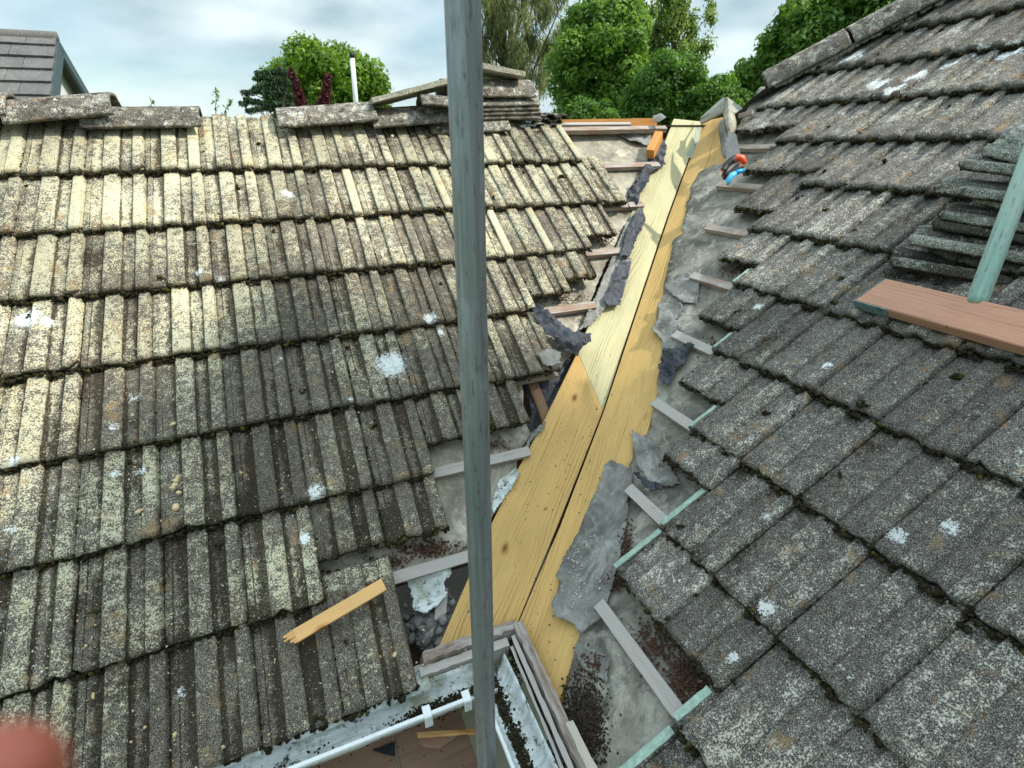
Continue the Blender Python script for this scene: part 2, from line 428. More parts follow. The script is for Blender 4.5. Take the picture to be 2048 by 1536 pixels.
def leaf_material(name, c1, c2, c3, tr=.35):
    m, nt, b = newmat(name, .55, .3); q = N(nt)
    a = q.n('Attribute', attribute_name='att'); sep = q.n('SeparateColor'); q.l(a.outputs['Color'], sep.inputs[0])
    col = q.ramp(sep.outputs[0], (0, c1), (.5, c2), (1, c3)); q.l(col, b.inputs['Base Color'])
    t = q.n('BsdfTranslucent'); q.l(q.mix(1., col, (1.5, 1.6, .7), 'MULTIPLY'), t.inputs[0])
    ms = q.n('MixShader'); ms.inputs[0].default_value = tr; q.l(b.outputs[0], ms.inputs[1]); q.l(t.outputs[0], ms.inputs[2])
    q.l(ms.outputs[0], nt.nodes['Material Output'].inputs[0]); return m


M_BARK = plain('bark', (.11, .09, .07), .95, 0, .4, 12, .8, .1)

# ---------------------------------------------------------------- ground
gm = plain('grass_ground', (.07, .11, .03), 1., 0, .35, .7, .3, .05)
GZ = -3.9
g = np.linspace(-900, 900, 41); V = np.array([(x, y, GZ) for y in g for x in g])
V[:, 2] += (fbm(V, .01) - .5) * .8 * (np.hypot(V[:, 0], V[:, 1]) > 60)
F = np.array([(i * 41 + j, i * 41 + j + 1, (i + 1) * 41 + j + 1, (i + 1) * 41 + j) for i in range(40) for j in range(40)])
tag(mk('ground', V, F, gm), kind='structure')

# ---------------------------------------------------------------- roof tiles
WHITE = []   # (world point, radius) of the white lichen patches


def wl_(fn, x, y, rpx, st=1.0):
    p = fn(x, y, -.005); WHITE.append((p, rpx / FPX * (p @ CF), st))


for x, y, r_ in [(783, 725, 30), (272, 940, 16), (340, 920, 15), (230, 944, 11), (265, 790, 14), (45, 632, 26), (95, 640, 14), (575, 385, 13), (322, 490, 10),
                 (185, 752, 12), (632, 983, 18), (360, 1385, 17), (605, 1075, 14), (25, 925, 18), (700, 800, 8), (860, 635, 14), (880, 660, 12), (505, 600, 9), (445, 560, 10), (15, 1060, 14), (560, 715, 8), (230, 855, 10), (400, 545, 9)]:
    wl_(hL, x, y, r_ * 1.25)
for x, y, r_ in [(1700, 115, 26), (1760, 165, 24), (1790, 180, 20), (1830, 150, 22), (1900, 120, 20), (2020, 95, 26), (1960, 100, 16), (1655, 733, 12), (1618, 908, 10), (1795, 1068, 20), (1900, 1055, 18), (1535, 1218, 22),
                 (1480, 1138, 10), (1505, 1005, 12), (1530, 1030, 12), (1470, 965, 12), (1515, 610, 13), (1440, 988, 9), (1990, 1045, 9), (1720, 1320, 8), (1465, 1310, 14), (1860, 715, 9), (1640, 500, 10), (1560, 1010, 12), (1440, 1020, 8), (1955, 1130, 9), (1845, 1110, 9)]:
    wl_(hR, x, y, r_ * 1.15)
WP = np.array([w[0] for w in WHITE]); WR = np.array([w[1] for w in WHITE])


def white_att(P):
    d = np.linalg.norm(P[:, None, :] - WP[None], axis=2) / WR[None]
    return np.clip(1.55 - 1.15 * d.min(1), 0, 1)


PROF_U = np.array([0, .016, .026, .10, .112, .128, .290, .298, .306, .318, .335, .44, .545, .562, .574, .584, .60, .66, .778, .786, .794, .806, .822, .88, .960, .975, .986, .999])
PROF_H = np.array([-9, -7, -3.2, -3.4, -1.2, -3.4, -3.6, -2.6, 3.2, 7.4, 8.2, 8.5, 8.2, 7.2, 3, -2.6, -3.6, -3.6, -3.6, -2.6, 3.4, 7.2, 8.2, 8.4, 8.0, 5.5, -2, -7]) * .001
LIP_U = np.array([-.125, -.12, -.03, -.012]); LIP_H = np.array([-.014, -.0105, -.0105, -.016])
NV = 22


def make_tile(fn, a, b_, n, j, i, wid=1.0, slid=False, lip=True, clip=None, cr_fn=None, seedoff=0, length=1.25, h0=0., thick=.023):
    """one interlocking ribbed tile; j = left joint, i = tail course; returns verts, quads, attributes"""
    rs = np.random.default_rng(int((j + 50) * 131 + (i + 50) * 977 + seedoff))
    U = np.r_[LIP_U, PROF_U] if lip else PROF_U
    Hh = np.r_[LIP_H, PROF_H] if lip else PROF_H
    if wid < 1:
        k = U <= wid; U, Hh = U[k], Hh[k]
    t = np.linspace(0, 1, NV) ** .9
    dj, di, dh = rs.normal(0, .006), rs.normal(0, .010), rs.normal(0, .0012)
    yaw = rs.normal(0, .004); tilt = rs.normal(0, .0012)
    uu, tt = np.meshgrid(U, t)
    vi = i - length * (1 - tt)
    wav = (fbm(np.c_[uu.ravel() * 9 + j * 3, np.full(uu.size, i * 2.7), np.zeros(uu.size)], 1.3, 3).reshape(uu.shape) - .5)
    edge = np.clip((tt - .93) / .07, 0, 1)
    vi = vi + wav * edge * (.03 if seedoff == 0 else .07)
    chip = np.exp(-((uu - rs.random()) / .05) ** 2) * (rs.random() < .4) * rs.uniform(.02, .06)
    vi = vi - chip * edge
    # tail corners worn round
    vi = vi - edge * .03 * np.clip(1 - (1 - uu) / .05, 0, 1) * (uu > .9)
    jj = j + uu + yaw * (vi - i)
    hh = np.tile(Hh, (NV, 1)) - .031 * (1 - tt) * length + tilt * (uu - .5) + dh + h0
    if slid: hh = hh - .014 * tt
    if lip: hh[:, :4] -= 0
    hh[-1] -= .0035
    P = np.array([fn(0, 0)]) + (jj + dj).reshape(-1, 1) * W_ * a + (vi + di).reshape(-1, 1) * G_ * b_ + hh.reshape(-1, 1) * n
    P = P + n * ((fbm(P, 46, 2) - .5) * .0030).reshape(-1, 1)
    nu = len(U)
    idx = np.arange(NV * nu).reshape(NV, nu)
    Q = np.stack([idx[:-1, :-1], idx[1:, :-1], idx[1:, 1:], idx[:-1, 1:]], -1).reshape(-1, 4)
    if clip is not None:
        keep = clip(jj.ravel(), vi.ravel()); Q = Q[keep[Q].all(1)]
        if len(Q) == 0: return None
    # underside copy + rim
    nV = len(P); P2 = P - n * thick
    P2 = P2 + (np.clip(.0 + .0, 0, 1))
    E = {}
    for q_ in Q:
        for s in range(4):
            e = (q_[s], q_[(s + 1) % 4]); E[e] = 1
    rim = [(x, x + nV, y + nV, y) for (x, y) in E if (y, x) not in E]
    Vt = np.r_[P, P2]
    Qa = np.r_[Q, Q[:, ::-1] + nV, np.array(rim)]
    # attributes
    c = cr_fn(P, jj.ravel(), vi.ravel(), uu.ravel(), tt.ravel(), rs)
    c = np.r_[c, c * np.array([.35, 1.0, 0.2, 1.0])]
    c[nV:, 1] = np.clip(c[nV:, 1] + .35, 0, 1)
    return Vt, Qa, c


def raised(u): return ((u > .30) & (u < .575)) | (u > .79)


def crL(P, jj, vi, uu, tt, rs):
    x, y, _ = proj(P)
    r_ = raised(uu).astype(float)
    g_ = np.clip(.96 - (vi - 0.2) / 7.5, .34, 1)            # the top courses carry the most pale lichen
    g_ = g_ + np.clip((500 - x) / 900, 0, .35) * .7
    low = fbm(P, 6, 3) - .5
    c = .10 + .62 * g_ + r_ * .08 - (1 - r_) * .04 + low * .85 + rs.normal(0, .07)
    if vi.max() < 3.3 and rs.random() < .35: c = c + ((uu > .79) if rs.random() < .5 else (uu > .13) & (uu < .30)) * .45
    bare = rs.random()
    gm_ = np.clip((fbm(np.c_[np.floor(jj * 4), vi * .9, vi * 0], .9, 2) - .42) * 4, 0, 1)
    d = (1 - r_) * (.02 + .38 * gm_ * np.clip((vi + 1) / 4, .3, 1)) + .08 * np.clip((vi - 2) / 5, 0, 1) + (fbm(P, 9, 3) - .5) * 1.15 + np.clip((.32 - tt) * .6, 0, .2) + .06 * (vi > 5) - .06 * (vi < 3)
    d = d + np.clip(1 - np.minimum(np.abs(uu), np.abs(uu - 1)) / .035, 0, 1) * .35
    d = d + np.clip(1 - np.abs(uu - .296) / .014, 0, 1) * .5 + np.clip(1 - np.abs(uu - .590) / .022, 0, 1) * .55 + np.clip(1 - np.abs(uu - .786) / .014, 0, 1) * .5 + np.clip(1 - np.abs(uu - .112) / .01, 0, 1) * .3
    d = d + np.clip(1 - np.abs(uu - .296) / .014, 0, 1) * .5 + np.clip(1 - np.abs(uu - .590) / .022, 0, 1) * .55 + np.clip(1 - np.abs(uu - .786) / .014, 0, 1) * .5 + np.clip(1 - np.abs(uu - .112) / .01, 0, 1) * .3
    hd = (tt < .17); c = np.where(hd, .62 + (fbm(P, 20, 2) - .5) * .5, c); d = np.where(hd, -.1, d)
    return np.c_[np.clip(c, 0, 1), np.clip(d, 0, 1), white_att(P), np.full(len(P), rs.random())]


def crR(P, jj, vi, uu, tt, rs):
    x, y, _ = proj(P)
    r_ = raised(uu).astype(float)
    g_ = np.clip(.50 - np.abs(vi - 3) * .03, .2, .6) - np.clip((x - 1500) / 1500, 0, .2) * (vi < 8) + np.clip((vi - 9.2) * .16, 0, .3)
    c = .10 + g_ * .62 + r_ * .14 + (fbm(P, 6, 3) - .5) * .6 + rs.normal(0, .04)
    d = (1 - r_) * .24 + .02 + (fbm(P, 8, 3) - .5) * 1.0 + np.clip((.30 - tt) * .5, 0, .15)
    d = d + np.clip(1 - np.minimum(np.abs(uu), np.abs(uu - 1)) / .035, 0, 1) * .3
    hd = (tt < .17); c = np.where(hd, .62 + (fbm(P, 20, 2) - .5) * .5, c); d = np.where(hd, -.1, d)
    return np.c_[np.clip(c, 0, 1), np.clip(d, 0, 1), white_att(P), np.full(len(P), rs.random())]


roofL = empty('tiled_roof', Lp(6, 8), 'left roof slope of pale ribbed concrete tiles facing the viewer, its right-hand tiles removed along the valley', 'roof')
roofR = empty('tiled_roof', Rp(6, 12), 'right roof slope of dark grey ribbed concrete tiles rising to the right of the valley', 'roof')

tilesL = []   # (j, i, width, slid)
for i, jend in ((1, 12), (2, 12), (3, 11), (4, 9), (5, 9), (6, 6), (7, 4), (8, 5)):
    for j in range(-3, jend): tilesL.append((j, i, 1.0, False))
tilesL += [(12, 2.04, .70, False), (11, 2.72, .90, True), (9, 3.74, 1.0, True), (10, 3.52, .80, True), (6, 5.63, 1, True), (7, 5.62, 1, True), (4, 6.60, 1, True), (5, 6.63, 1, True)]
tilesR = []
starts = {-3: -1, -2: -2, -1: -4, 0: -5, 1: -6, 2: -6, 3: -4, 4: -2, 5: -2, 6: -1, 7: 0, 8: 1, 9: 2, 10: 4, 11: 4, 12: 4}
for e, ks in starts.items():
    for k in range(ks, 9): tilesR.append((k, e, 1.0, False))
tilesR += [(-6, 2.66, 1, True), (-5, 2.60, 1, True), (-4, 3.74, 1, True), (-3, 3.72, 1, True), (-3, 4.62, 1, True), (-2, 5.62, 1, True), (-1, 6.64, 1, True), (0, 7.57, 1, True), (1, 8.41, 1, True), (2, 9.62, 1, True), (3, 9.60, 1, True)]
HK = lambda e: -6.75 + (1.35 - e) * 1.19      # the hip, in joints, at course e


def size_of(P):
    z = P @ CF
    if (z < .25).any(): return 0
    x, y, _ = proj(P)
    x0, x1, y0, y1 = max(x.min(), 0), min(x.max(), 2048), max(y.min(), 0), min(y.max(), 1536)
    return max(0, x1 - x0) * max(0, y1 - y0)


def lay(tiles, fn, a, b_, n, crf, mat, parent, clip, seed):
    out = []
    for (j, i, w, s) in tiles:
        t = make_tile(fn, a, b_, n, j, i, w, s, cr_fn=crf, clip=clip, seedoff=seed)
        if t is None: continue
        out.append((size_of(t[0]), t, (j, i, w, s)))
    out.sort(key=lambda q_: -q_[0])
    kept = []
    for q_ in out[:99]:
        mk('roof_tile', q_[1][0], q_[1][1], mat, parent, att=q_[1][2])
    rest = out[99:]
    if rest:
        V, F, A, o = [], [], [], 0
        for _, t, _ in rest:
            V.append(t[0]); F.append(t[1] + o); A.append(t[2]); o += len(t[0])
        mk('roof_tile', np.concatenate(V), np.concatenate(F), mat, parent, att=np.concatenate(A), kind='stuff')
    return out


lay(tilesL, Lp, AX, -UL, NL, crL, M_TL, roofL, None, 0)
lay(tilesR, Rp, AY, -UR, NR, crR, M_TR, roofR, lambda jj, vi: jj > HK(vi) - .3, 5000)

# green algae on the underlock lips laid bare along the valley side of the right slope
for k, et, v0, v1, wl in ((2, 9, 8.44, 8.98, .016), (2, 9.62, 9.03, 9.60, .016), (4, 10, 9.64, 9.98, .018), (4, 11, 10.06, 10.9, .020), (1, 8, 7.62, 7.98, .012), (0, 7, 6.70, 6.98, .010), (-1, 6, 5.7, 5.98, .009)):
    A, B = Rp(k - .095, v0, -.031 * (et - v0) - .0075), Rp(k - .095, v1, -.031 * (et - v1) - .0075)
    bar('interlock_lip', A, B, NR, wl, .006, M_TEAL, roofR, bev=0, wob=.0010, seg=10)

# ---------------------------------------------------------------- lumps: moss, crumbs, rubble
bm = bmesh.new(); bmesh.ops.create_icosphere(bm, subdivisions=2, radius=1)
ICO2 = (np.array([v.co[:] for v in bm.verts]), np.array([[v.index for v in f.verts] for f in bm.faces])); bm.free()
bm = bmesh.new(); bmesh.ops.create_icosphere(bm, subdivisions=1, radius=1)
ICO1 = (np.array([v.co[:] for v in bm.verts]), np.array([[v.index for v in f.verts] for f in bm.faces])); bm.free()


def lumps(name, items, mat, parent=None, kind='stuff', big=False, rough=.35):
    """items: (centre, radius, normal, flatness)"""
    V, F, o = [], [], 0; I = ICO2 if big else ICO1
    for c, r_, n, fl in items:
        v = I[0] * (1 + rng.normal(0, rough, (len(I[0]), 1)) * .6) * np.array([rng.uniform(.7, 1.4), rng.uniform(.7, 1.4), 1.])
        f = fr(np.cross(n, rng.normal(size=3)), n); v = v * r_; v[:, 2] *= fl
        V.append(v @ f + c); F.append(I[1] + o); o += len(v)
    return mk(name, np.concatenate(V), np.concatenate(F), mat, parent, kind=kind, smooth=False)


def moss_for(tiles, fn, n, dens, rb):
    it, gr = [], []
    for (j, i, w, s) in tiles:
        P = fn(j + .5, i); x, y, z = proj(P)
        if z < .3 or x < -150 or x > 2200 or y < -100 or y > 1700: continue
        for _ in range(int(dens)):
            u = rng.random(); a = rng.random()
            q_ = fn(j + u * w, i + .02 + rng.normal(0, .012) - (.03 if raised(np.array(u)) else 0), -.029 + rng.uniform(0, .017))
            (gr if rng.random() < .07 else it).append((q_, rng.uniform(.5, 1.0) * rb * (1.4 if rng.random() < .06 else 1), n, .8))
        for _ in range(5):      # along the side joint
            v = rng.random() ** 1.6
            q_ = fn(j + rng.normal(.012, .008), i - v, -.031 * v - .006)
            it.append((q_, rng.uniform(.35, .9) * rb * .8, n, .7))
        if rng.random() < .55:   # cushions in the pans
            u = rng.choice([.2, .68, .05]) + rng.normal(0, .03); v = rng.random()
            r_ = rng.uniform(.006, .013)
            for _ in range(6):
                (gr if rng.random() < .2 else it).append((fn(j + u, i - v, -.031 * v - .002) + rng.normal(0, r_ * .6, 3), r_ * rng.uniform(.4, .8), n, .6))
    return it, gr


for tiles, fn, n, par, dens, rb in ((tilesL, Lp, NL, roofL, 56, .0078), (tilesR, Rp, NR, roofR, 50, .0075)):
    it, gr = moss_for(tiles, fn, n, dens, rb)
    lumps('moss', it, M_MOSS, par); lumps('green_moss', gr, M_MOSSG, par)

# ---------------------------------------------------------------- felt, rafters, battens
def ragged(pts, step=.012, amp=.004, seed=1, keep=()):
    rs = np.random.default_rng(seed); out = []
    m = len(pts)
    for i in range(m):
        a, b = np.array(pts[i], float), np.array(pts[(i + 1) % m], float); L = np.linalg.norm(b - a); k = max(1, int(L / step))
        for t in range(k):
            q_ = a + (b - a) * t / k
            if i not in keep: q_ = q_ + rs.normal(0, amp, q_.shape)
            out.append(q_)
    return out


def sheet(name, poly, O, a, b, n, mat, parent=None, h=None, res=.02, th=.0015, rag=(.012, .003), seed=1, keep=()):
    """polygon given as world points on/near a plane; h(world points)->offset along n"""
    P2 = [((p - O) @ a, (p - O) @ b) for p in poly]
    P2 = [tuple(q_) for q_ in ragged(P2, rag[0], rag[1], seed, keep)]
    xs = [p[0] for p in P2]; ys = [p[1] for p in P2]
    from mathutils.geometry import intersect_point_line
    px = np.array(P2)
    def inside(x, y):
        c = np.zeros(x.shape, bool); m = len(px)
        for i in range(m):
            x1, y1 = px[i]; x2, y2 = px[(i + 1) % m]
            if y1 == y2: continue
            cnd = ((y1 > y) != (y2 > y)) & (x < (x2 - x1) * (y - y1) / (y2 - y1) + x1); c ^= cnd
        return c
    gx, gy = np.meshgrid(np.arange(min(xs), max(xs), res), np.arange(min(ys), max(ys), res))
    gx = gx + rng.uniform(-.3, .3, gx.shape) * res; gy = gy + rng.uniform(-.3, .3, gy.shape) * res
    ins = inside(gx, gy); ip = np.c_[gx[ins], gy[ins]]
    vin = [Vector(p) for p in P2] + [Vector(tuple(p)) for p in ip]
    m = len(P2)
    vo, _, fo, _, _, _ = delaunay_2d_cdt(vin, [(i, (i + 1) % m) for i in range(m)], [], 0, 1e-5)
    vo = np.array([v[:] for v in vo]); fo = np.array([f for f in fo if len(f) == 3])
    cx = vo[fo].mean(1); fo = fo[inside(cx[:, 0], cx[:, 1])]
    V = O + vo[:, :1] * a + vo[:, 1:] * b
    if h is not None: V = V + h(V).reshape(-1, 1) * n
    nrm = np.cross(V[fo[0][1]] - V[fo[0][0]], V[fo[0][2]] - V[fo[0][0]]) @ n
    if nrm < 0: fo = fo[:, ::-1]
    o = mk(name, V, fo, mat, parent, smooth=True)
    if th:
        md = o.modifiers.new('thick', 'SOLIDIFY'); md.thickness = th; md.offset = -1
    return o


def wrink(amp, s=9, seed=0):
    return lambda V: (fbm(V + seed, s, 4) - .5) * amp * 2


OLf, ORf = OL + FELT * NL, OR + FELT * NR
def PL(pts, h=FELT): return [hL(x, y, h) for x, y in pts]
def PR(pts, h=FELT): return [hR(x, y, h) for x, y in pts]


# left slope: underfelt from beneath the tiles to the edge of the valley planks
edgeL = [(1322, 284), (1324, 330), (1296, 352), (1272, 400), (1262, 430), (1225, 500), (1190, 580), (1160, 660), (1150, 700), (1112, 742), (1045, 752), (1050, 830), (1062, 868), (1040, 905), (1025, 975), (985, 1030), (960, 1090), (905, 1118), (845, 1135)]
polyL = [Lp(-4, -.1, FELT), Lp(15.35, -.1, FELT)] + PL(edgeL) + [Lp(4.2, 7.15, FELT), Lp(4.2, 7.9, FELT), Lp(-4, 7.9, FELT)]
def saggL(V): return (fbm(V, 5, 4) - .5) * .014 - .004
sheet('underfelt', polyL, OLf, AX, -UL, NL, M_FELT, roofL, saggL, .035, .0015, (.03, .003))
# right slope
edgeR = [(1452, 300), (1455, 325), (1425, 330), (1398, 345), (1382, 375), (1372, 425), (1362, 455), (1366, 466), (1348, 478), (1340, 520), (1325, 590), (1312, 640), (1325, 690), (1322, 730), (1300, 860), (1268, 900), (1255, 960)]
polyR = [Rp(-7.6, .9, FELT), Rp(-5, 1.0, FELT), Rp(9, 1.0, FELT), Rp(9, 12.2, FELT), Rp(3.05, 12.2, FELT), Rp(2.9, 10.9, FELT)] + PR([(1150, 1300), (1160, 1265), (1108, 1215), (1118, 1170), (1150, 1080), (1190, 1000), (1218, 925)]) + PR(edgeR[::-1])
def saggR(V): return (fbm(V, 5, 4) - .5) * .016 + .002
sheet('underfelt', polyR, ORf, AY, -UR, NR, M_FELTR, roofR, saggR, .035, .0015, (.03, .003), seed=3)

# rafters and the valley rafter below
for j in (-1.5, .5, 2.5, 4.5, 6.5, 8.5, 10.5, 12.5):
    e1 = min(8.0, 8.0 if j < 6 else 8.0 - (j - 6) * .66)
    bar('rafter', Lp(j, -.1, FELT - .012), Lp(j, e1 - .15, FELT - .012), NL, .045, .10, M_RAFTER, roofL)
for k in (0.5, 2.5, 4.5, 6.5, 8.5):
    bar('rafter', Rp(k, 0.5, FELT - .012), Rp(k, min(12.2, 9.2 + k * .6), FELT - .012), NR, .045, .10, M_RAFTER, roofR)


def valley(h):
    d = np.cross(NL, NR); d /= np.linalg.norm(d)
    P = np.linalg.solve(np.array([NL, NR, CF]), [OL @ NL + h, OR @ NR + h, 2.]); return P, d


vP, vD = valley(FELT)
if vD[2] > 0: vD = -vD

# battens: (j from, j to, course) on each slope
def battL(j0, j1, i, mat=M_BATTEN, dh=0):
    bar('batten', Lp(j0, i, -.050 + dh), Lp(j1, i, -.050 + dh), NL, .036, .024, mat, roofL, wob=.0006, seg=12)
def battR(k0, k1, e, mat=M_BATTEN, dh=0):
    bar('batten', Rp(k0, e, -.050 + dh), Rp(k1, e, -.050 + dh), NR, .036, .024, mat, roofR, wob=.0006, seg=12)


battL(10.5, 15.35, -.03, M_BATTENW); battL(11, 14.6, .98); battL(10, 13.3, 1.98); battL(9, 12.0, 2.97); battL(7.5, 10.55, 3.96)
battL(6, 9.0, 4.96); battL(5.5, 7.85, 5.96, M_BATTENW); battL(3.6, 6.35, 6.96, M_BATTENW)
battR(-6.1, -4, 1.95); battR(-5.65, -3, 2.97); battR(-4.65, -2, 3.99); battR(-3.5, -1, 4.99); battR(-2.45, 0, 5.97)
battR(-1.36, 1, 6.97, M_BATTENW); battR(-.30, 2, 7.93, M_BATTENW); battR(.80, 3, 8.93, M_BATTENW); battR(2.02, 5.2, 9.95, M_BATTENW)

# ---------------------------------------------------------------- valley planks (new timber)
def plank(name, poly, n, mat, label, th=.026):
    o = prism(name, poly, n, th, mat, None, x=vD, bev=.0018); tag(o, label, 'plank', 'new valley planks'); return o


bmL = FELT + .004
vpa = empty('valley_plank', hL(1300, 460, bmL), 'pale greenish new plank forming the upper left side of the valley', 'plank', 'new valley planks')
prism('board', PL([(1348, 237), (1405, 243), (1335, 432), (1272, 620), (1206, 822), (1155, 704), (1182, 640), (1272, 402), (1325, 296)], bmL), NL, .026, M_NEWG, vpa, x=vD, bev=.0018)
M_MARK = plain('grey_green_mark', (.30, .33, .26), .8, 0, .15, 30, .1)
for pts in ([(1393, 252), (1404, 254), (1395, 292), (1386, 286)], [(1386, 288), (1394, 292), (1383, 318), (1372, 308)]):
    prism('plank_mark', PL(pts, bmL + .0008), NL, .0007, M_MARK, vpa, x=vD, bev=0)  # two thin grey-green marks on the face of the greenish board
plank('valley_plank', PL([(1155, 704), (1206, 822), (1118, 1045), (1031, 1256), (877, 1297), (985, 1045), (1036, 938), (1088, 842)], bmL + .002), NL, M_NEW,
      'wide yellow new plank with a pointed top, partly behind the grey pole')
bmR = FELT - .002
plank('valley_plank', PR([(1407, 243), (1444, 234), (1462, 250), (1457, 330), (1404, 480), (1345, 690), (1293, 868), (1255, 1000), (1161, 1272), (1112, 1419), (1031, 1257), (1120, 1052), (1207, 824), (1274, 622), (1337, 434)], bmR), NR, M_NEW,
      'long yellow new plank forming the whole right side of the valley', .028)
# ---------------------------------------------------------------- torn felt pieces lying over the planks
def flap(poly, side, mat, label, name='torn_felt', lift=.012, res=.010, seed=1, curl=None, cat='roofing felt', th=.0018, h0=.012):
    O, a, b, n = (OLf, AX, -UL, NL) if side == 'L' else (ORf, AY, -UR, NR)
    pts = (PL if side == 'L' else PR)(poly, FELT + h0)
    O = O + n * h0
    bp = np.array(ragged(pts, .01, 0))
    def hh(V):
        h = (fbm(V + seed * 3.1, 15, 4) - .35) * lift * (3.2 if mat is M_BLACK else 2) + (np.abs(fbm(V, 38, 3) - .5)) * (.034 if mat is M_BLACK else .006)
        ed = np.sqrt(((V[:, None, :] - bp[None]) ** 2).sum(2)).min(1)
        h = h + np.clip(1 - ed / .014, 0, 1) * np.clip(fbm(V + 3, 16, 2) - .42, 0, 1) * .045
        if curl: h = h + curl(V)
        return np.maximum(h, -.004)
    o = sheet(name, pts, O, a, b, n, mat, None, hh, res * .8, th, (.006, .0024), seed); return tag(o, label, cat, 'torn felt along the valley')


def lineramp(p0, p1, w, amp, side):
    """raise the sheet towards the line p0-p1 (pixels): amp at the line, 0 at distance w"""
    f = hL if side == 'L' else hR
    A, B = f(*p0, FELT), f(*p1, FELT); d = (B - A) / np.linalg.norm(B - A)
    def g(V):
        q_ = V - A; q_ = q_ - (q_ @ d)[:, None] * d; return amp * np.clip(1 - np.linalg.norm(q_, axis=1) / w, 0, 1) ** 1.5
    return g


flap([(1325, 280), (1332, 298), (1323, 330), (1330, 332), (1290, 358), (1268, 372), (1288, 335), (1302, 310)], 'L', M_BLACK,
     'dark crumpled felt lying against the top of the greenish plank beside the batten', lift=.022, seed=2)
flap([(1265, 368), (1285, 362), (1302, 345), (1292, 372), (1278, 392), (1270, 415), (1258, 425), (1252, 405), (1256, 380)], 'L', M_BLACK,
     'small twisted scrap of dark felt at the end of the second tile course', lift=.030, seed=3)
flap([(1278, 414), (1288, 440), (1272, 470), (1256, 518), (1262, 522), (1240, 608), (1212, 614), (1198, 632), (1180, 652), (1158, 660), (1192, 590), (1225, 512), (1250, 450)], 'L', M_FELTG,
     'long grey felt strip folded over the left edge of the greenish plank', lift=.008, seed=4, curl=lineramp((1285, 430), (1235, 610), .05, .018, 'L'))
flap([(1282, 418), (1290, 444), (1274, 474), (1258, 515), (1243, 512), (1236, 520), (1250, 470), (1268, 430)], 'L', M_BLACK,
     'blue-black curled felt edge on the upper greenish plank', lift=.010, seed=5, h0=.030)
flap([(1238, 524), (1262, 522), (1240, 610), (1216, 614), (1206, 600), (1226, 560)], 'L', M_BLACK,
     'blue-black curled felt edge on the middle of the greenish plank below a small tear', lift=.010, seed=6, h0=.030)
flap([(1060, 612), (1080, 622), (1105, 638), (1130, 650), (1150, 665), (1178, 672), (1176, 690), (1160, 700), (1158, 710), (1140, 704), (1112, 700), (1090, 672), (1068, 640)], 'L', M_BLACK,
     'black crinkled felt scrap hanging over the tiles with its torn tip on the plank', lift=.034, seed=7, h0=.060)
flap([(1074, 712), (1085, 700), (1105, 698), (1122, 706), (1118, 728), (1104, 734), (1084, 730)], 'L', M_FELTG,
     'small rounded grey felt scrap lying on the tiles beside the tip of the yellow plank', lift=.010, seed=8, h0=.080)
flap([(1040, 752), (1110, 745), (1135, 722), (1140, 740), (1118, 790), (1092, 838), (1062, 870), (1052, 850), (1062, 832)], 'L', M_BLACK,
     'black felt sagging into the dark gap left of the pointed plank', lift=.03, seed=9, h0=-.05)
flap([(1064, 866), (1092, 842), (1086, 858), (1062, 884), (1048, 912), (1042, 905)], 'L', M_FELTG,
     'narrow grey felt tongue lying on the left edge of the wide yellow plank', lift=.012, seed=10)
flap([(985, 1000), (1000, 960), (1030, 940), (1038, 948), (1020, 980), (985, 1028)], 'L', M_GUT,
     'whitened scrap of felt at the edge of the wide yellow plank behind the pole', lift=.015, seed=11)
# right side
flap([(1345, 560), (1372, 545), (1400, 560), (1395, 610), (1366, 605), (1345, 590), (1330, 575)], 'R', M_FELTG,
     'grey felt edge torn in a curve on the right side of the long plank', lift=.006, seed=12)
flap([(1316, 606), (1345, 608), (1362, 605), (1368, 620), (1350, 640), (1360, 650), (1372, 690), (1345, 708), (1330, 710), (1322, 680), (1305, 662), (1318, 640)], 'R', M_FELTG,
     'grey felt tongue with a crack across it overlapping the long plank', lift=.008, seed=13)
flap([(1330, 705), (1352, 702), (1388, 688), (1392, 695), (1372, 730), (1350, 745), (1345, 778), (1328, 772), (1322, 740)], 'R', M_BLACK,
     'black crumpled felt knot at the right edge of the long plank', lift=.035, seed=14, h0=.015)
flap([(1264, 860), (1275, 865), (1305, 885), (1340, 930), (1360, 968), (1330, 975), (1300, 965), (1275, 930), (1268, 905)], 'R', M_FELTG,
     'rounded olive grey felt lobe curling beside the long plank above the fallen batten end', lift=.010, seed=15)
flap([(1270, 945), (1300, 962), (1328, 972), (1328, 985), (1308, 984), (1285, 968)], 'R', M_BLACK,
     'thin black felt rag lying across the end of a short batten', lift=.018, seed=16, h0=.030)
flap([(1222, 923), (1245, 930), (1266, 945), (1262, 985), (1250, 1060), (1232, 1150), (1205, 1240), (1160, 1270), (1150, 1250), (1116, 1236), (1106, 1210), (1122, 1170), (1112, 1150), (1128, 1120), (1160, 1060), (1190, 990), (1212, 935)], 'R', M_FELTG,
     'large grey felt sheet spread over the lower right part of the long plank', lift=.007, seed=17)
flap([(1160, 1285), (1200, 1290), (1222, 1330), (1215, 1370), (1190, 1350), (1170, 1340), (1155, 1310)], 'R', M_FELTG,
     'dark torn felt beside the foot of the long plank above the debris', lift=.02, seed=18, h0=.0)

# white streaks of old mortar / bird lime on the large felt sheet
def smear(pts, rad, side, mat, label=None, n=40):
    f = hR if side == 'R' else hL; nn = NR if side == 'R' else NL; it = []
    for x, y in pts:
        for _ in range(n): it.append((f(x + random.gauss(0, rad), y + random.gauss(0, rad), FELT + .016), random.uniform(.0015, .005), nn, .25))
    return it


